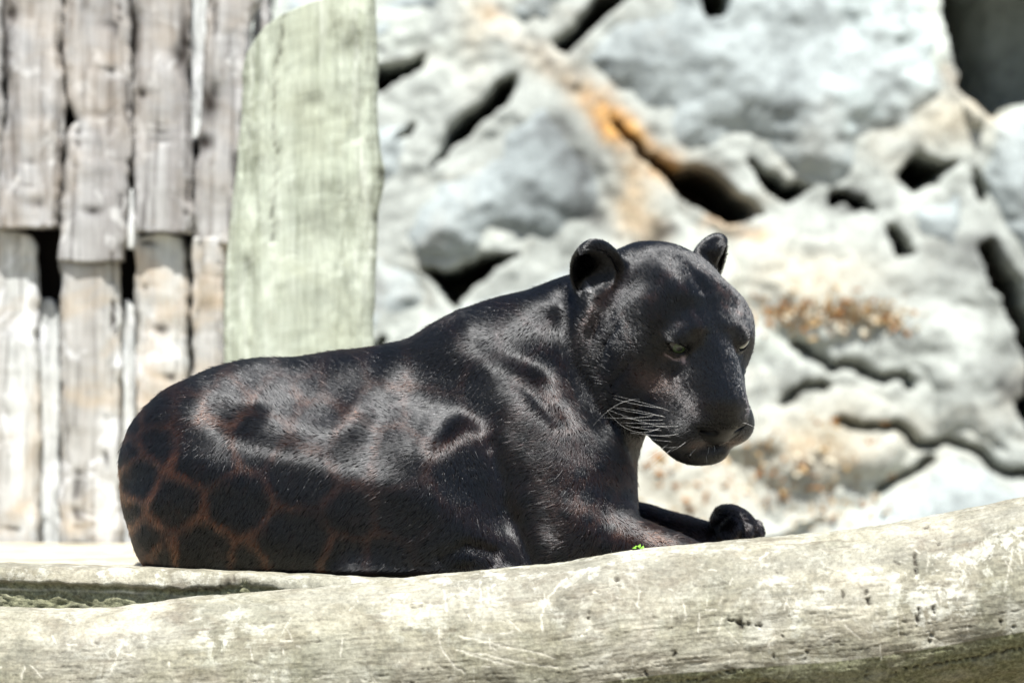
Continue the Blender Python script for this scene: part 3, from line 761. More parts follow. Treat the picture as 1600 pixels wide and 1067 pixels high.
EYE = np.array([21.0, 50.0, 1.0]); EYE_R = 18.0
LOOK = np.array([.84, .42, -.22]); LOOK /= np.linalg.norm(LOOK)
def head_sdf(P):
    q = w2h(P)
    s = q.copy(); s[:, 1] = np.abs(s[:, 1])
    d = ell(s, (-104, 0, 2), (112, 92, 78))                     # skull
    d = smin(d, ell(s, (-38, 20, 14), (56, 46, 44)), 30)         # forehead
    d = smin(d, ell(s, (-50, 66, -26), (70, 44, 46)), 28)        # cheek bone
    d = smin(d, ell(s, (-34, 58, 4), (50, 34, 34)), 26)          # temple
    d = smin(d, ell(s, (-66, 62, -78), (74, 46, 58)), 30)        # jaw muscle
    d = smin(d, ell(s, (-112, 88, -44), (44, 44, 70)), 20)       # ruff
    d = smin(d, cone(s, (-4, 0, -8), (66, 0, -82), 46, 47), 24)   # bridge
    d = smin(d, cone(s, (0, 26, -66), (42, 28, -108), 50, 44), 26)
    d = smin(d, ell(s, (38, 37, -116), (53, 46, 38)), 10)         # whisker pads
    d = smin(d, ell(s, (40, 0, -145), (54, 50, 31)), 8)          # chin
    d = smin(d, cone(s, (24, 0, -138), (-64, 28, -110), 38, 56), 24)
    d = smin(d, ell(s, (-4, 34, 16), (34, 26, 13)), 22)          # brow
    # nose leather
    nose = ell(s, (86, 0, -89), (27, 42, 19))
    nose = smin(nose, ell(s, (82, 0, -112), (16, 20, 17)), 14)
    d = smin(d, nose, 8)
    d = smax(d, -cone(s, (106, 20, -103), (84, 43, -100), 5.5, 2.5), 3)       # nostril
    d = smax(d, -cone(s, (96, 0, -112), (86, 0, -130), 1.6, 1.6), 3)
    d = smax(d, -cone(s, (84, 4, -132), (44, 58, -141), 2.4, 3.6), 4)      # mouth line
    d = smax(d, -cone(s, (44, 58, -141), (-6, 76, -114), 4.0, 3.4), 5)
    # eye: lids hug the ball, opened by a slanting almond
    fo, ri, up = axes(LOOK, (.2, -.32, 1))
    R = np.stack([fo, ri, up])
    d = smax(d, -ell(s, EYE + 22 * fo - 2 * ri, (14, 18, 12), R), 8)
    d = smin(d, np.sqrt(((s - EYE.astype(f32)) ** 2).sum(1)) - (EYE_R + 2.8), 9)
    d = smax(d, -ell(s, EYE + 17 * fo - 2.5 * up, (13, 15.5, 8.2), R), 1.5)
    d = smax(d, -cone(s, EYE + 17 * fo - 17 * ri - 7 * up, EYE + 17 * fo - 26 * ri - 17 * up, 3.0, 1.5), 4)        # tear groove
    # furrow on the forehead
    d = smax(d, -cone(s, (-10, 0, 64), (-90, 0, 98), 3, 3), 16)
    # ears: bowl shaped, opening forward and outward
    ea_up = np.array([-.10, .36, .93]); ea_open = np.array([.72, .68, -.10])
    fo, ri, up = axes(ea_open, ea_up)
    R = np.stack([fo, ri, up])
    ec = np.array([-135, 92, 33.0])
    ear = ell(s, ec, (28, 39, 54), R)
    ear = smax(ear, -ell(s, ec + 22 * fo + 3 * up, (28, 32.5, 46.5), R), 4)
    ear = smin(ear, ell(s, ec - 38 * up - 4 * fo, (34, 38, 30), R), 14)
    ear = smax(ear, -ell(s, ec + 26 * fo - 6 * up, (22, 20, 30), R), 5)
    d = smin(d, ear, 14)
    # muscle and fur relief
    d = d + .6 * np.sin(q[:, 0] * .09 + q[:, 2] * .04) * np.sin(q[:, 2] * .10 - q[:, 1] * .05 + 1)
    # cheek folds
    for a, b, w_, dep in (((-50, 108, -10), (-66, 104, -54), 7, 2.5), ((-14, 98, -50), (-40, 100, -90), 8, 2.5), ((20, 68, -66), (-14, 84, -98), 6, 2), ((34, 54, -40), (48, 50, -70), 7, 2), ((-84, 118, -10), (-86, 110, -100), 8, 4)):
        d = d + dep * np.exp(-(cone(s, a, b, 0, 0) / w_) ** 2)
    return d

def toes(P, c, fwd, up, sc=1.0):
    f_, r_, u_ = axes(fwd, up); c = np.asarray(c, float)
    m_ = ((P - c.astype(f32)) ** 2).sum(1) < (130.0 * sc) ** 2
    out = np.full(len(P), 60.0, f32)
    if not m_.any(): return out
    P = P[m_]
    R = np.stack([f_, r_, u_])
    d = ell(P, c, (40 * sc, 34 * sc, 25 * sc), R)
    for k, (lr_, lf) in enumerate(((-29, 18), (-10, 28), (10, 28), (29, 18))):
        t = ell(P, c + sc * (lr_ * r_ + lf * f_ - 4 * u_), (19 * sc, 11 * sc, 19 * sc), R)
        d = smin(d, t, 2.5 * sc)
    out[m_] = d
    return out

def body_sdf(P):
    # trunk
    d = ell(P, W(372, 724, 70), (168, 150, 150))
    d = smin(d, cone(P, W(430, 702, 60), W(620, 690, 55), 142, 152), 40)
    d = smin(d, ell(P, W(742, 684, 50), (168, 148, 184)), 46)
    d = smin(d, ell(P, W(770, 800, 10), (120, 120, 110)), 40)
    d = smin(d, ell(P, W(742, 716, -22), (100, 104, 96)), 60)                # flank behind the elbow
    d = smin(d, cone(P, W(780, 606, 40), W(965, 514, 45), 134, 104), 40)     # neck
    d = smin(d, cone(P, W(880, 664, 22), W(990, 585, 26), 112, 76), 46)       # throat
    d = smin(d, ell(P, W(893, 750, 40), (102, 104, 150)), 46)                # chest
    # near shoulder blade, upper arm
    a, b = W(806, 628, -78), W(886, 830, -108)
    fo, ri, up = axes(b - a, (0, -1, 0))
    sh = ell(P, (a + b) / 2 + v3(0, 6, 0), (158, 86, 62), np.stack([fo, ri, up]))
    sh = smin(sh, cone(P, W(896, 744, -70), W(850, 850, -104), 74, 66), 50)
    sh = smin(sh, ell(P, W(922, 790, -62), (72, 52, 92)), 50)
    sh = smin(sh, cone(P, W(915, 838, -112), W(1120, 894, -150), 62, 30), 34)
    sh = smin(sh, toes(P, W(1165, 902, -165), (1, -.2, 0), (0, 0, 1), .95), 16)
    d = smin(d, sh, 34)
    # far shoulder and foreleg
    d = smin(d, cone(P, W(880, 700, 150), W(930, 830, 160), 80, 58), 34)
    d = smin(d, cone(P, W(925, 822, 150), W(1108, 842, 92), 56, 27), 26)
    d = smin(d, toes(P, W(1146, 817, 70), (.66, -.62, -.42), (.35, -.25, .9), 1.0), 14)
    d = smin(d, cone(P, W(300, 838, -84), W(740, 862, -112), 74, 58), 40)
    # near hind leg: haunch, knee, folded shank and foot
    th = ell(P, W(335, 744, -48), (145, 108, 146))
    th = smin(th, cone(P, W(360, 750, -58), W(656, 776, -96), 122, 86), 60)
    th = smin(th, ell(P, W(694, 790, -104), (88, 60, 92)), 60)
    d = smin(d, th, 72)
    d = smin(d, cone(P, W(716, 850, -124), W(560, 905, -150), 44, 30), 30)
    d = smin(d, cone(P, W(540, 908, -150), W(740, 912, -160), 24, 24), 18)
    d = smin(d, cone(P, W(700, 838, -118), W(812, 896, -140), 52, 34), 30)
    d = smin(d, toes(P, W(790, 908, -165), (1, -.1, 0), (0, 0, 1), .9), 14)
    # far hind leg
    d = smin(d, ell(P, W(350, 756, 190), (140, 90, 140)), 30)
    d = smin(d, cone(P, W(480, 800, 210), W(640, 820, 230), 80, 60), 40)
    # tail, resting on the boards behind the body
    tp = [W(300, 800, 190), W(270, 850, 300), W(330, 862, 370), W(480, 860, 390), W(620, 856, 370), W(720, 856, 330)]
    for i in range(5):
        d = smin(d, cone(P, tp[i], tp[i + 1], 30 - 3 * i, 27 - 3 * i), 14)
    # relief, folds and creases pressed into the near side
    X_, Y_, Z_ = P[:, 0], P[:, 1], P[:, 2]
    d = d + 2.4 * np.sin(X_ * .021 + 1.3 + 1.2 * np.sin(Z_ * .017)) * np.sin(Z_ * .026 + .7 * np.sin(X_ * .015) + Y_ * .012) + 1.0 * np.sin(X_ * .055 + Z_ * .03) * np.sin(Z_ * .061 - X_ * .022 + Y_ * .03)
    px, py = to_px(P); nearw = sstep(20, -40, P[:, 1])
    for pts, w_, dep in (([(806, 592), (830, 612), (850, 634), (868, 656)], 6, .7), ([(768, 700), (776, 740), (788, 800), (826, 880)], 22, 8), ([(890, 470), (894, 540), (916, 610), (946, 652)], 22, 9),
                        ([(690, 870), (730, 850), (770, 862)], 12, 6), ([(560, 640), (640, 680), (700, 690)], 34, -6), ([(860, 600), (905, 660), (940, 720)], 24, -2)):
        d = d + nearw * dep * np.exp(-(seg_dist(pts, px, py) / w_) ** 2)
    return d

def jag_sdf(P):
    d = body_sdf(P)
    hc = h2w(-20, 0, -20)
    near = ((P - hc.astype(f32)) ** 2).sum(1) < 330.0 ** 2
    if near.any():
        dh = head_sdf(P[near])
        # ruff blends into the neck only behind the jaw
        d[near] = smin(d[near], dh, 20)
    d = smax(d, -4 - P[:, 2], 6)          # flattened where it lies on the boards
    return d.astype(f32)

def chunked(fn, P, n=400000):
    return np.concatenate([fn(P[i:i + n]) for i in range(0, len(P), n)])

def surface(fn, lo, hi, h, coarse=4):
    """surface nets on a dense grid that is only evaluated near the surface"""
    H = h * coarse
    nc = np.ceil((hi - lo) / H).astype(int) + 1
    ax = [lo[i] + H * np.arange(nc[i]) for i in range(3)]
    G = np.stack(np.meshgrid(*ax, indexing='ij'), -1).reshape(-1, 3).astype(f32)
    dc = chunked(fn, G).reshape(nc)
    nf = (nc - 1) * coarse + 1
    D = np.repeat(np.repeat(np.repeat(dc, coarse, 0), coarse, 1), coarse, 2)[:nf[0], :nf[1], :nf[2]].copy()
    cell = np.zeros(nc, bool)
    band = np.abs(dc) < H * 1.6
    for a in (0, -1):
        for b in (0, -1):
            for c in (0, -1):
                cell |= np.roll(band, (a, b, c), (0, 1, 2))
    m = np.repeat(np.repeat(np.repeat(cell, coarse, 0), coarse, 1), coarse, 2)[:nf[0], :nf[1], :nf[2]]
    idx = np.argwhere(m)
    D[m] = chunked(fn, (lo + h * idx).astype(f32))
    S = D < 0
    n = np.array(S.shape)
    c0 = S[:-1, :-1, :-1].astype(np.int8)
    tot = sum(S[a:n[0] - 1 + a, b:n[1] - 1 + b, c:n[2] - 1 + c].astype(np.int8) for a in (0, 1) for b in (0, 1) for c in (0, 1))
    act = (tot > 0) & (tot < 8)
    ids = -np.ones(act.shape, np.int32); cells = np.argwhere(act); ids[act] = np.arange(len(cells))
    acc = np.zeros((len(cells), 3)); cnt = np.zeros(len(cells))
    corners = [(a, b, c) for a in (0, 1) for b in (0, 1) for c in (0, 1)]
    vals = {q: D[cells[:, 0] + q[0], cells[:, 1] + q[1], cells[:, 2] + q[2]] for q in corners}
    for q in corners:
        for k in range(3):
            if q[k] == 0:
                w = list(q); w[k] = 1; w = tuple(w)
                d0, d1 = vals[q], vals[w]; x = (d0 < 0) != (d1 < 0)
                t = np.where(x, d0 / np.where(x, d0 - d1, 1), 0)
                p = np.tile(np.array(q, float), (len(cells), 1)); p[:, k] += t
                acc[x] += p[x]; cnt[x] += 1
    V = lo + h * (cells + acc / cnt[:, None])
    quads = []
    for k in range(3):
        i, j = [(1, 2), (2, 0), (0, 1)][k]
        sl0 = [slice(None)] * 3; sl1 = [slice(None)] * 3
        sl0[k] = slice(0, -1); sl1[k] = slice(1, None)
        x = S[tuple(sl0)] != S[tuple(sl1)]
        e = np.argwhere(x)
        e = e[(e[:, i] > 0) & (e[:, j] > 0) & (e[:, i] < n[i] - 1) & (e[:, j] < n[j] - 1)]
        ins = S[e[:, 0], e[:, 1], e[:, 2]]
        di = np.zeros(3, int); di[i] = 1; dj = np.zeros(3, int); dj[j] = 1
        g = lambda q: ids[q[:, 0], q[:, 1], q[:, 2]]
        qd = np.stack([g(e - di - dj), g(e - dj), g(e), g(e - di)], 1)
        qd[~ins] = qd[~ins][:, ::-1]
        quads.append(qd)
    Q = np.concatenate(quads)
    Q = Q[(Q >= 0).all(1)]
    return V, Q

def grad(fn, P, e=1.0):
    P = P.astype(f32); g = []
    for k in range(3):
        dv = np.zeros(3, f32); dv[k] = e
        g.append(chunked(fn, P + dv) - chunked(fn, P - dv))
    g = np.stack(g, 1); return g / np.maximum(np.linalg.norm(g, axis=1), 1e-9)[:, None]

lo = np.array([W(150, 0, -150)[0], -300.0, -24.0]); hi = np.array([W(1260, 0, 0)[0] + 20, 480.0, W(0, 330, -60)[2]])
JV, JQ = surface(jag_sdf, lo, hi, VOX)
JN = grad(jag_sdf, JV)
JV = JV - JN * np.clip(chunked(jag_sdf, JV.astype(f32)), -1.5, 1.5)[:, None]

# ---- coat colour: near black rosettes on a rust brown ground
ROS = [(252, 689, 38), (320, 704, 54), (222, 745, 34), (273, 782, 46), (374, 782, 52), (207, 799, 24), (228, 836, 34), (314, 862, 54), (459, 848, 60), (402, 686, 46), (474, 741, 56), (549, 797, 38),
       (307, 640, 24), (545, 595, 36), (485, 603, 26), (601, 632, 34), (545, 876, 40), (612, 570, 34), (250, 640, 30), (360, 620, 44), (430, 620, 40), (200, 700, 26), (690, 560, 52), (680, 640, 44),
       (620, 716, 46), (640, 800, 50), (610, 872, 44), (720, 740, 46), (700, 850, 44), (560, 700, 44), (500, 670, 40), (400, 590, 40), (330, 590, 36), (470, 570, 30), (212, 660, 24), (390, 880, 34), (262, 868, 30),
       (760, 520, 44), (810, 520, 38), (770, 600, 50), (840, 470, 36), (890, 450, 34), (880, 520, 34), (850, 570, 30)]
r2 = np.random.default_rng(12)
for gx_ in range(790, 1130, 30):
    for gy_ in range(600, 900, 28):
        ROS.append((gx_ + r2.normal(0, 7), gy_ + r2.normal(0, 7), r2.uniform(9, 17)))
ROS = np.array(ROS)
def coat(P, N):
    px, py = to_px(P)
    wx = px + 7 * fbm(P[:, 0] * .02, P[:, 1] * .02, P[:, 2] * .02, 2); wy = py + 7 * fbm(P[:, 0] * .02 + 40, P[:, 1] * .02, P[:, 2] * .02, 2)
    f1 = np.full(len(P), 1e9); f2 = np.full(len(P), 1e9)
    for cx, cy, r_ in ROS:
        d = np.hypot(wx - cx, wy - cy) - r_
        f2 = np.where(d < f1, f1, np.minimum(f2, d)); f1 = np.minimum(f1, d)
    dark = sstep(8, -7, f1) * sstep(2, 17, f2 - f1)
    # ground colour strength over the body
    g = lambda x, y, a, b: np.exp(-((px - x) / a) ** 2 - ((py - y) / b) ** 2)
    gr = 1.0 * g(220, 780, 120, 105) + .55 * g(400, 850, 150, 80) + .10 * g(540, 800, 140, 90) + .16 * g(400, 640, 150, 80) + .12 * g(640, 640, 120, 120) + .22 * g(1040, 850, 70, 30) + .14 * g(940, 780, 90, 90) + .10 * g(880, 600, 40, 70)
    gr = np.clip(gr, .03, 1) * np.clip(.8 + .75 * fbm(P[:, 0] * .025, P[:, 1] * .025, P[:, 2] * .025 + 7, 3), .1, 1.4)
    brown = np.array([.102, .042, .023]); black = np.array([.0040, .0037, .0041])
    k = (1 - dark) * gr
    # rust flecks inside the rosettes
    fl = sstep(.25, .6, fbm(P[:, 0] * .05, P[:, 1] * .05, P[:, 2] * .05, 3)) * .12 * gr
    k = np.clip(np.maximum(k, fl), 0, 1)[:, None]
    col = black * (1 - k) + brown * k
    # face: brown grizzle and spots
    q = w2h(P.astype(f32)); hd = (np.abs(q) < [190, 150, 165]).all(1)
    n = fbm(q[:, 0] * .05, q[:, 1] * .05, q[:, 2] * .05, 3)
    fk = sstep(.15, .7, n) * .09 * sstep(60, 20, np.abs(q[:, 0] + 10)) * (np.abs(q[:, 1]) > 20)
    fk = np.maximum(fk, .30 * np.exp(-((q[:, 0] - 20) / 30) ** 2 - ((q[:, 1] - 82) / 30) ** 2 - ((q[:, 2] + 60) / 16) ** 2))
    fk = np.maximum(fk, .22 * np.exp(-((q[:, 0] + 110) / 20) ** 2 - ((q[:, 1] - 100) / 30) ** 2 - ((q[:, 2] + 10) / 50) ** 2))
    fk = np.maximum(fk, .26 * np.exp(-((q[:, 0] - 84) / 14) ** 2 - ((np.abs(q[:, 1]) - 28) / 14) ** 2 - ((q[:, 2] + 127) / 8) ** 2))
    fk = np.maximum(fk, .16 * np.exp(-((q[:, 0] - 80) / 16) ** 2 - (q[:, 1] / 36) ** 2 - ((q[:, 2] + 74) / 12) ** 2))
    fk = np.where(hd & (q[:, 0] > -100), fk, 0)[:, None]
    colh = black * (1 - fk) + np.array([.13, .065, .045]) * fk
    w = np.where(hd, 1.0, 0.0)[:, None]
    coat.dark = np.where(hd, 0, dark)
    return col * (1 - w) + colh * w
def nose_mask(P):
    q = w2h(P.astype(f32))
    d = ell(np.stack([q[:, 0], np.abs(q[:, 1]) + np.clip(-100 - q[:, 2], 0, 40) * .75, q[:, 2]], 1), (96, 0, -106), (28, 42, 30))
    return sstep(2, -2, d) * sstep(-90, -95, q[:, 2])
def eye_mask(P):
    q = w2h(P.astype(f32)); q[:, 1] = np.abs(q[:, 1])
    return np.exp(-(np.sqrt((((q - (EYE + 17 * LOOK).astype(f32)) / v3(11, 14.5, 7.5)) ** 2).sum(1)) / 1.0) ** 6)
def on_head(px, py):
    """nearest surface point along the line of sight through a photo pixel"""
    y = np.arange(-320, 100, 1.0); P = np.stack([W(px, py, t) for t in y]).astype(f32)
    d = jag_sdf(P); i = np.argmax(d < 0)
    return P[i].astype(float) if d[i] < 0 else W(px, py, -190)
LID_GLINTS = [(on_head(1068, 560), on_head(1069, 566), 5.0, 1.0), (on_head(1038, 553), on_head(1054, 562), 2.6, .75), (on_head(1054, 562), on_head(1066, 562), 3.0, .8), (on_head(1148, 546), on_head(1150, 556), 2.6, .7), (on_head(1150, 556), on_head(1158, 596), 2.0, .35)]  # pink lid rims with painted eye-corner glint, and painted bright edge of far cheek
def lid_glint_mask(P):
    m_ = np.zeros(len(P))
    for a_, b_, w_, s_ in LID_GLINTS:
        m_ = np.maximum(m_, s_ * np.exp(-(cone(P.astype(f32), a_, b_, 0, 0) / w_) ** 2))
    return m_

def mat_skin():
    m = NT('jaguar_skin'); c = m.coords(); n = m.noise(c, 350, 4, .6); n2 = m.noise(c, 60, 4, .6)
    col = m.attr('coat', 'Color')
    nm, em, tm = m.attr('nose'), m.attr('eyelid'), m.attr('lid_glint')
    col = m.mix(nm, col, m.ramp(n2, [(.35, (.004, .004, .0045)), (.7, (.009, .008, .008))]))
    col = m.mix(em, col, (.006, .006, .006))
    col = m.mix(m.math('MULTIPLY', tm, .8), col, (.34, .27, .27))
    vor = m.n('TexVoronoi'); vor.inputs['Scale'].default_value = 700; m.l(c, vor.inputs['Vector'])
    nr = m.bump(vor.outputs['Distance'], .25, .0008, m.bump(n, .3, .001))
    rough = m.mix(nm, (.9, .9, .9), (.45, .45, .45))
    sp_ = m.mix(nm, (.05, .05, .05), (.16, .16, .16)); m.l(sp_, m.b.inputs['Specular IOR Level'])
    return m.done(col, rough, nr, .35)
def mat_fur():
    m = NT('jaguar_fur'); t = m.t
    t.nodes.remove(m.b)
    h = m.n('BsdfHairPrincipled'); h.model = 'CHIANG'; h.parametrization = 'COLOR'
    h.inputs['Roughness'].default_value = FUR_R; h.inputs['Radial Roughness'].default_value = FUR_RR
    h.inputs['Coat'].default_value = 0.0; h.inputs['IOR'].default_value = 1.55
    h.inputs['Random Roughness'].default_value = .3; h.inputs['Offset'].default_value = 0.0
    m.l(m.attr('coat', 'Color'), h.inputs['Color'])
    m.l(h.outputs[0], t.nodes['Material Output'].inputs['Surface'])
    return m.m
COMB = 50
FUR_R, FUR_RR = .165, .5
M_SKIN = mat_skin(); M_FUR = mat_fur()

jag = empty('jaguar', (W(600, 900)[0], 0, 0), label='black jaguar with faint brown rosettes lying on the wooden platform', category='jaguar')
J_COAT = coat(JV, JN); J_DARK = coat.dark
body = mesh_mm('body', JV, JQ, jag, M_SKIN, attrs={'coat': J_COAT, 'nose': nose_mask(JV), 'eyelid': eye_mask(JV), 'lid_glint': lid_glint_mask(JV)})

# ---- fur
def flow(P, N):
    px, py = to_px(P)
    # control points: px, py, direction (screen right, screen up)
    C = [(215, 700, -.3, -.95), (225, 820, .1, -1), (300, 620, -.75, -.6), (300, 720, -.55, -.83), (300, 820, -.45, -.9), (420, 575, -1, -.22), (390, 640, -.85, -.5), (380, 760, -.65, -.76), (400, 850, -.6, -.8), (480, 690, -.95, -.33), (500, 790, -.78, -.62), (500, 860, -.7, -.7),
         (540, 590, -.9, -.1), (600, 640, -.95, -.3), (600, 720, -.95, -.36), (620, 800, -.9, -.5), (620, 870, -.85, -.5), (620, 545, -.9, .15), (700, 500, -.95, -.2), (680, 580, -.75, -.7), (660, 690, -.7, -.7), (705, 655, -.25, -.97), (700, 690, -.2, -.98), (740, 740, -.1, -1), (720, 800, -.4, -.9), (700, 850, -.7, -.5), (745, 868, .35, -.9), (790, 880, .6, -.8),
         (760, 480, -.85, .3), (770, 560, -.5, -.85), (760, 640, -.4, -.9), (800, 620, -.92, -.3), (820, 700, -.9, -.32), (840, 660, -.9, -.36), (785, 780, -.4, -.9), (860, 800, -.88, -.4), (870, 860, -.85, -.45), (870, 450, -.5, .5), (850, 520, -.4, -.9), (900, 600, -.35, -.92), (920, 680, -.5, -.8), (960, 720, -.2, -1),
         (930, 790, -.5, -.85), (930, 860, -.4, -.9), (1040, 840, .8, -.5), (1090, 845, .9, -.35), (980, 760, -.1, -1), (1150, 810, .8, -.5)]
    acc = np.zeros((len(P), 3)); ws = np.zeros(len(P))
    for cx, cy, dx, dz in C:
        w = 1 / (((px - cx) ** 2 + (py - cy) ** 2) + 500) ** 2
        acc[:, 0] += w * dx; acc[:, 2] += w * dz; ws += w
    acc /= ws[:, None]
    q = w2h(P.astype(f32)); src = np.array([90, 0, -84.0])
    hv = q - src; hv[:, 2] += 25
    hw = hv @ HR
    hw /= np.linalg.norm(hw, axis=1)[:, None]
    dh = chunked(head_sdf, P.astype(f32)); k = sstep(16, 3, dh)[:, None]
    v = acc * (1 - k) + hw * k
    v = v - N * (v * N).sum(1)[:, None]
    v = v / np.maximum(np.linalg.norm(v, axis=1)[:, None], 1e-6)
    # lie of the coat: sleek patches lie across the light, ruffled ones stand steeper
    S = np.zeros(len(P))
    for pts, w_, a_ in SLEEK:
        g = np.exp(-(seg_dist(pts, px, py) / w_) ** 2) * a_
        S = np.maximum(S, g) if a_ > 0 else S * (1 + g)
    S = S + (.25 * fbm(P[:, 0] * .03, P[:, 1] * .03, P[:, 2] * .03, 3) + .16 * fbm(P[:, 0] * .11, P[:, 1] * .11, P[:, 2] * .11, 2)) * sstep(.02, .12, S)
    S = np.clip(S, 0, 1) * (1 - .34 * J_DARK)
    e1 = np.cross(N, HALF); l1 = np.linalg.norm(e1, axis=1)[:, None]; e1 /= np.maximum(l1, 1e-6)
    e2 = np.cross(e1, N); ht = np.maximum((e2 * HALF).sum(1), 1e-3)
    tgt = -.09 * (N @ HALF) * S - .68 * (1 - S)
    sa = np.clip(tgt / ht, -.98, .98)
    ref = v
    re = (ref * e1).sum(1)
    sg = np.where(re >= 0, 1.0, -1.0)
    gv = e1 * (sg * np.sqrt(1 - sa * sa))[:, None] + e2 * sa[:, None]
    mixk = (np.maximum(.5 - .3 * k[:, 0], S) * sstep(.05, .25, l1[:, 0]) * (sstep(.03, .40, np.abs(re)) * (1 - k[:, 0]) + sstep(.1, .8, np.abs(re)) * k[:, 0]))[:, None]
    v = v * (1 - mixk) + gv * mixk
    v = v - N * (v * N).sum(1)[:, None]
    L = np.linalg.norm(v, axis=1)[:, None]
    return v / np.maximum(L, 1e-6), k[:, 0], np.stack([S, (1 - S) * sstep(.55, .25, l1[:, 0])], 1)
HALF = np.array(SUN_DIR) + np.array([0, -1.0, 0]); HALF /= np.linalg.norm(HALF)
SLEEK = [([(330, 606), (420, 584), (490, 586)], 26, .8), ([(400, 650), (560, 672), (620, 684), (668, 694)], 46, 1.0), ([(560, 750), (640, 820), (700, 850)], 48, .62),
         ([(700, 872), (745, 850), (792, 828)], 16, .9), ([(655, 524), (716, 496), (764, 486)], 14, .75), ([(806, 606), (812, 650), (836, 700)], 36, 1.0), ([(798, 650), (846, 740), (868, 850)], 36, 1.0),
         ([(914, 520), (922, 585), (942, 622)], 18, .95), ([(950, 515), (975, 560), (985, 600)], 24, .75), ([(1010, 520), (1030, 600)], 18, .35), ([(1034, 402), (1064, 442)], 9, .45), ([(1062, 636), (1092, 662)], 17, .75),
         ([(1164, 486), (1174, 545), (1170, 590)], 8, 1.0), ([(1115, 388), (1140, 378)], 8, .9), ([(1010, 590), (1050, 602)], 10, .5), ([(940, 830), (985, 790)], 20, .35), ([(1060, 838), (1105, 848)], 8, .5),
         ([(545, 596)], 30, -.7), ([(606, 634)], 26, -.6), ([(474, 741)], 44, -.5), ([(402, 694)], 38, -.5), ([(735, 760)], 30, -.7), ([(690, 575), (640, 585)], 24, -.8)]
SLEEK = [(p if len(p) > 1 else [p[0], (p[0][0] + 1, p[0][1])], w_, a_) for p, w_, a_ in SLEEK]
def make_fur(n_hair):
    T = np.concatenate([JQ[:, [0, 1, 2]], JQ[:, [0, 2, 3]]])
    A = JV[T]; nrm = np.cross(A[:, 1] - A[:, 0], A[:, 2] - A[:, 0]); ar = np.linalg.norm(nrm, axis=1) / 2
    ctr = A.mean(1)
    cn = nrm / np.maximum(np.linalg.norm(nrm, axis=1), 1e-9)[:, None]
    view = np.array([0, -6000.0, CAMZ]) - ctr; view /= np.linalg.norm(view, axis=1)[:, None]
    fac = (cn * view).sum(1)
    VD, VH, VS = flow(JV, JN)
    # comb the field smooth over the skin
    ea = np.concatenate([JQ[:, 0], JQ[:, 1], JQ[:, 2], JQ[:, 3]]); eb = np.concatenate([JQ[:, 1], JQ[:, 2], JQ[:, 3], JQ[:, 0]])
    nv_ = len(JV)
    order = np.argsort(ea, kind='stable'); ea = ea[order]; eb = eb[order]
    st_ = np.searchsorted(ea, np.arange(nv_)); has = np.bincount(ea, minlength=nv_) > 0
    VD = VD.astype(f32); JN32 = JN.astype(f32)
    for it in range(COMB):
        acc = np.add.reduceat(VD[eb], np.minimum(st_, len(eb) - 1), axis=0)
        acc = np.where(has[:, None], acc, VD) + VD * .5
        acc -= JN32 * (acc * JN32).sum(1)[:, None]
        VD = acc / np.maximum(np.linalg.norm(acc, axis=1), 1e-6)[:, None]
    bareV = np.maximum(np.maximum(nose_mask(JV), eye_mask(JV)), lid_glint_mask(JV) * 1.2)
    w = ar * np.where(fac > -.35, 1.0, .22) * np.where(VH[T[:, 0]] > .5, np.where(w2h(ctr.astype(f32))[:, 0] > 10, 3.2, 1.8), 1.0) * (ctr[:, 2] > 5)
    r_ = np.random.default_rng(5)
    ti = r_.choice(len(T), n_hair, p=w / w.sum())
    u = r_.random(n_hair); v = r_.random(n_hair); fl = u + v > 1; u[fl] = 1 - u[fl]; v[fl] = 1 - v[fl]
    t = T[ti]; b0 = (1 - u - v)[:, None]; u = u[:, None]; v = v[:, None]
    P = JV[t[:, 0]] * b0 + JV[t[:, 1]] * u + JV[t[:, 2]] * v
    N = JN[t[:, 0]] * b0 + JN[t[:, 1]] * u + JN[t[:, 2]] * v; N /= np.linalg.norm(N, axis=1)[:, None]
    bi = lambda A_: A_[t[:, 0]] * b0 + A_[t[:, 1]] * u + A_[t[:, 2]] * v
    keep = r_.random(len(P)) > bi(bareV[:, None])[:, 0]
    D, hk, CC, SL = bi(VD)[keep], bi(VH[:, None])[keep, 0], bi(J_COAT)[keep], bi(VS)[keep]
    P, N = P[keep], N[keep]; n = len(P)
    # clumping: neighbours lean the same way
    cl = np.stack([perlin(P[:, 0] * s_ + o_, P[:, 1] * s_, P[:, 2] * s_) for s_, o_ in ((.10, 0), (.10, 31), (.10, 67))], 1)
    cl2 = np.stack([perlin(P[:, 0] * .35 + o_, P[:, 1] * .35, P[:, 2] * .35) for o_ in (3, 41, 77)], 1)
    cl3 = np.stack([perlin(P[:, 0] * .17 + o_, P[:, 1] * .17, P[:, 2] * .17) for o_ in (13, 51, 87)], 1)
    D = D + .09 * cl + (.12 + .10 * hk)[:, None] * cl2 + (.06 + .11 * hk)[:, None] * cl3 + r_.normal(0, .06, (n, 3))
    D -= N * (D * N).sum(1)[:, None]; D /= np.linalg.norm(D, axis=1)[:, None]
    q = w2h(P.astype(f32))
    L = 9.5 * (1 - hk) + 5.5 * hk
    L = np.where((hk > .5) & (q[:, 0] > 24), 3.4, L)
    L = np.where((hk > .5) & (q[:, 0] < -40) & (q[:, 2] < -20), 9.0, L)
    L = np.where((hk > .5) & (q[:, 2] > 50) & (np.abs(q[:, 1]) > 62) & (q[:, 0] < -100), 4.2, L)
    L = L * r_.uniform(.65, 1.25, n)
    gd = r_.random(n) < .006                      # guard hairs stand out from the coat
    L[gd] *= 1.45
    lift = (.08 + .06 * r_.random(n)) * (1 + .3 * cl[:, 0])
    lift[gd] += .22
    hx, hy = to_px(P)
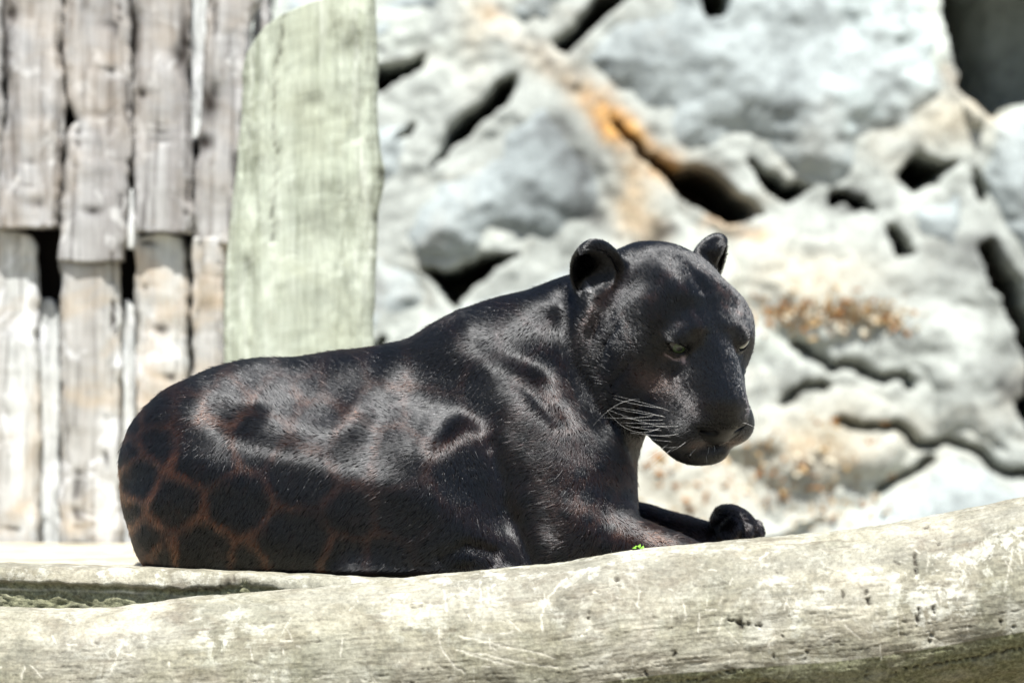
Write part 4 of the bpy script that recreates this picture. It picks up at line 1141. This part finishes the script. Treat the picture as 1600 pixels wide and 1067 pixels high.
    ruf = hk * .55 * sstep(-14, 22, q[:, 2]) * sstep(30, 0, q[:, 0]) * np.clip(1 - SL[:, 0], 0, 1)   # velvet of the forehead
    lift = lift + ruf
    bend = np.where(gd, .2, .15)
    K = 5
    pts = np.zeros((n, K, 3)); pts[:, 0] = P - N * .5
    for k in range(1, K):
        s_ = k / (K - 1)
        pts[:, k] = P + D * (L * s_)[:, None] + N * (L * lift * (s_ - bend * s_ * s_))[:, None]
    CC = coat(P + r_.normal(0, 2.6, P.shape), N)
    col = .004 + np.maximum(CC - .004, 0) * np.exp(r_.normal(-.1, .65, n))[:, None]
    col *= np.exp(.45 * cl3[:, 0] + .3 * cl2[:, 0])[:, None]
    gz = (r_.random(n) < np.where(hk > .5, .025, .006))
    col[gz] = np.array([.045, .031, .025]) * r_.uniform(.4, 1.5, gz.sum())[:, None]
    # scattered pale dust and sun-bleached hair tips
    dust = r_.random(n) < .0008
    col[dust] = np.array([.42, .40, .40]) * r_.uniform(.4, 1.0, dust.sum())[:, None]
    # pale tuft in the near ear
    tuft = np.exp(-(((q - v3(-122, 104, 12)) / v3(20, 16, 16)) ** 2).sum(1)) * (r_.random(n)) > .62
    col[tuft] = [.40, .37, .34]
    pts[tuft] = pts[tuft][:, :1] + (pts[tuft] - pts[tuft][:, :1]) * 2.0
    hc = bpy.data.hair_curves.new('fur')
    hc.add_curves([K] * n)
    loc = np.array(jag.matrix_world.translation)
    Wd = pts / 1000 + np.array([0, 0, PZ]) - loc
    hc.attributes['position'].data.foreach_set('vector', Wd.astype(f32).ravel())
    rad = np.tile(np.array([.33, .32, .29, .22, .07]) / 1000, (n, 1)) * np.where(hk > .5, .95, 1.0)[:, None]
    ra = hc.attributes.get('radius') or hc.attributes.new('radius', 'FLOAT', 'POINT')
    ra.data.foreach_set('value', rad.astype(f32).ravel())
    ca = hc.attributes.new('coat', 'FLOAT_COLOR', 'CURVE')
    c4 = np.ones((n, 4), f32); c4[:, :3] = col
    ca.data.foreach_set('color', c4.ravel())
    return new_obj('fur', hc, jag, M_FUR, kind='stuff')
if N_HAIR: make_fur(N_HAIR)

# ---- eyes
def mat_eye():
    m = NT('green_eye'); tc = m.n('TexCoord'); sp = m.n('SeparateXYZ'); m.l(tc.outputs['Object'], sp.inputs[0])
    r_ = m.math('SQRT', m.math('ADD', m.math('POWER', sp.outputs[1], 2), m.math('POWER', sp.outputs[2], 2)))
    n = m.noise(tc.outputs['Object'], 400, 4, .6)
    iris = m.ramp(n, [(.3, (.013, .026, .007)), (.7, (.040, .064, .020))])
    pm = m.rampf(m.math('MULTIPLY', r_, 1000), [(0, 0), (1, 0)])
    st = m.n('Math', operation='LESS_THAN'); m.l(r_, st.inputs[0]); st.inputs[1].default_value = .0044
    col = m.mix(st.outputs[0], iris, (.003, .003, .003))
    lim = m.n('Math', operation='GREATER_THAN'); m.l(r_, lim.inputs[0]); lim.inputs[1].default_value = .0098
    col = m.mix(lim.outputs[0], col, (.008, .007, .006))
    m.b.inputs['Coat Weight'].default_value = .6; m.b.inputs['Coat Roughness'].default_value = .06
    return m.done(col, .25, None, .5)
M_EYE = mat_eye()
def ball(r_):
    nu, nv = 24, 32
    V = [(r_, 0, 0)]
    for i in range(1, nu):
        a = math.pi * i / nu
        for j in range(nv):
            b = 2 * math.pi * j / nv; V.append((r_ * math.cos(a), r_ * math.sin(a) * math.cos(b), r_ * math.sin(a) * math.sin(b)))
    V.append((-r_, 0, 0)); Fs = [(0, 1 + j, 1 + (j + 1) % nv) for j in range(nv)]
    for i in range(nu - 2):
        for j in range(nv):
            a, b = 1 + i * nv + j, 1 + i * nv + (j + 1) % nv; Fs.append((a, a + nv, b + nv, b))
    n = len(V) - 1; Fs += [(n, 1 + (nu - 2) * nv + (j + 1) % nv, 1 + (nu - 2) * nv + j) for j in range(nv)]
    me = bpy.data.meshes.new('eye'); me.from_pydata([tuple(c / 1000 for c in v) for v in V], [], Fs); me.update()
    me.polygons.foreach_set('use_smooth', np.full(len(me.polygons), True)); return me
for sgn in (1, -1):
    e = new_obj('eye', ball(EYE_R * HS), jag, M_EYE)
    c = h2w(EYE[0], sgn * EYE[1], EYE[2])
    look = HR.T @ (np.array([.90, .34, -.26]) if sgn > 0 else np.array([.92, -.26, -.26]))
    q = Vector(look).to_track_quat('X', 'Z')
    e.rotation_mode = 'QUATERNION'; e.rotation_quaternion = q
    e.location = Vector(c / 1000 + np.array([0, 0, PZ])) - jag.matrix_world.translation

# ---- whiskers
M_WHISK = simple('whisker_keratin', (.72, .70, .66), .35, .5, .1)
def strand(name, pts, r0, r1, parent, mat):
    pts = np.array(pts, float); n = 14; t = np.linspace(0, 1, n)
    p = ((1 - t) ** 2)[:, None] * pts[0] + (2 * t * (1 - t))[:, None] * pts[1] + (t ** 2)[:, None] * pts[2]
    tg = np.gradient(p, axis=0); tg /= np.linalg.norm(tg, axis=1)[:, None]
    a = np.cross(tg, [.3, .2, 1]); a /= np.linalg.norm(a, axis=1)[:, None]; b = np.cross(tg, a)
    r_ = r0 + (r1 - r0) * t; k = 5; ang = np.linspace(0, 2 * np.pi, k, endpoint=False)
    V = (p[:, None] + r_[:, None, None] * (np.cos(ang)[None, :, None] * a[:, None] + np.sin(ang)[None, :, None] * b[:, None])).reshape(-1, 3)
    return mesh_mm(name, V, grid_faces(n, k, True), parent, mat)
WH = [((1037, 638), (985, 632), (958, 622)), ((1040, 652), (1000, 640), (957, 636)), ((1038, 650), (990, 646), (960, 637)), ((1036, 656), (990, 658), (972, 651)), ((1040, 662), (1000, 662), (968, 660)),
      ((1044, 668), (1010, 664), (950, 640)), ((1060, 666), (1020, 665), (985, 668)), ((1048, 682), (1020, 680), (985, 676)), ((1062, 678), (1030, 682), (1010, 680)), ((1050, 690), (1030, 688), (1015, 686)),
      ((1072, 690), (1060, 700), (1046, 706)), ((1058, 698), (1048, 700), (1040, 698)), ((1032, 668), (985, 692), (948, 640)), ((1000, 624), (962, 622), (927, 665)), ((1020, 650), (980, 655), (940, 652)), ((1052, 700), (1035, 712), (1010, 735)), ((1044, 694), (1020, 712), (1000, 722)), ((1046, 642), (1020, 632), (960, 618)), ((1034, 672), (1005, 672), (978, 664))]
for i, (a, b, c) in enumerate(WH):
    A = on_head(*a)
    out = -30 if i % 2 else -18
    strand('whisker', [A, W(b[0], b[1], A[1] + out), W(c[0], c[1], A[1] + out * .6 + 10 * (i % 3))], .17, .05, jag, M_WHISK)
for a, b, c in [((1164, 640), (1186, 632), (1184, 668)), ((1160, 660), (1178, 664), (1188, 676)), ((1104, 712), (1104, 718), (1105, 727)), ((1088, 700), (1082, 706), (1078, 712)), ((1108, 698), (1107, 704), (1106, 710)), ((1116, 696), (1117, 700), (1116, 706))]:
    A = on_head(*a)
    strand('whisker', [A, W(b[0], b[1], A[1] - 10), W(c[0], c[1], A[1] - 12)], .17, .06, jag, M_WHISK)

# ================================================================== LITTER
M_LEAF = [simple('dry_leaf_tan', (.42, .28, .13), .7, .3, .35, 90), simple('dry_leaf_rust', (.34, .16, .05), .7, .3, .35, 90), simple('dry_leaf_bleached', (.62, .56, .42), .7, .3, .2, 90)]
bpy.context.view_layer.update()
dg = bpy.context.evaluated_depsgraph_get()
def litter(spots, n, seed, label, parent_name='leaf_litter'):
    r_ = np.random.default_rng(seed); V = []; Fc = []; mi = []
    for _ in range(n):
        cx, cy, sx, sy = spots[r_.integers(len(spots))]
        q_ = W(r_.normal(cx, sx), r_.normal(cy, sy), 1900) / 1000 + np.array([0, 0, PZ])
        o = Vector(q_); dr = (o - cam.location).normalized()
        hit, loc, nor, _, ob, _ = scene.ray_cast(dg, o - dr * .3, dr)
        if not hit or ob.parent is None or ob.parent.name != 'rock_wall': continue
        nor = (nor + Vector(r_.normal(0, .35, 3))).normalized()
        t = nor.orthogonal().normalized(); t = Matrix.Rotation(r_.uniform(0, 6.28), 3, nor) @ t; b = nor.cross(t)
        L = r_.uniform(.012, .030); w = L * r_.uniform(.3, .5); k = len(V); c = loc + nor * .004; cu = r_.uniform(.1, .5) * L
        for a_, b_, h_ in ((-1, 0, .3), (-.4, .8, .6), (.4, .7, .5), (1, 0, .2), (.4, -.7, .6), (-.4, -.8, .5), (0, 0, 0)):
            V.append(c + t * (a_ * L) + b * (b_ * w) + nor * (h_ * cu))
        for i in range(6): Fc.append((k + i, k + (i + 1) % 6, k + 6)); mi.append(0)
        m_ = r_.choice(3, p=(.45, .3, .25))
        for i in range(6): mi[-1 - i] = int(m_)
    me = bpy.data.meshes.new(parent_name); me.from_pydata([tuple(v) for v in V], [], Fc)
    o = new_obj(parent_name, me, None, None, kind='stuff', label=label, category='leaf litter')
    for m_ in M_LEAF: me.materials.append(m_)
    me.polygons.foreach_set('material_index', mi); me.update()
litter([(1290, 490, 60, 13), (1230, 492, 40, 10), (1350, 494, 35, 10)], 900, 3, 'dry brown leaf litter gathered on the rock ledge beside the jaguar face')
litter([(1060, 760, 50, 50), (1250, 790, 60, 22), (1040, 690, 40, 30), (1260, 700, 60, 22), (1330, 800, 40, 18), (1200, 740, 50, 30)], 750, 4, 'dry leaves scattered on the low rock slope behind the front log')
# fresh green scrap lying on the front log
def scrap():
    m = simple('fresh_green_leaf', (.20, .42, .04), .55, .4, .25, 300)
    c = W(997, 858, -332); V = []; Fc = []
    r_ = np.random.default_rng(8)
    for k in range(3):
        o = c + np.array([(k - 1) * 5.0, -2 * k, 2.5 + (k == 1) * 2]); a0 = r_.uniform(0, 6)
        b = len(V)
        for i in range(7):
            a = a0 + i * 2 * math.pi / 7; rr = r_.uniform(3.0, 5.5)
            V.append(o + np.array([rr * math.cos(a), .8 * rr * math.sin(a), 1.8 * math.sin(2 * a) + .45 * rr * math.sin(a + 1)]))
        V.append(o + np.array([0, 0, 1.2])); Fc += [(b + i, b + (i + 1) % 7, b + 7) for i in range(7)]
    mesh_mm('leaf_scrap', np.array(V), Fc, None, m, label='small bright green leaf scrap on top of the front log', category='leaf')
scrap()
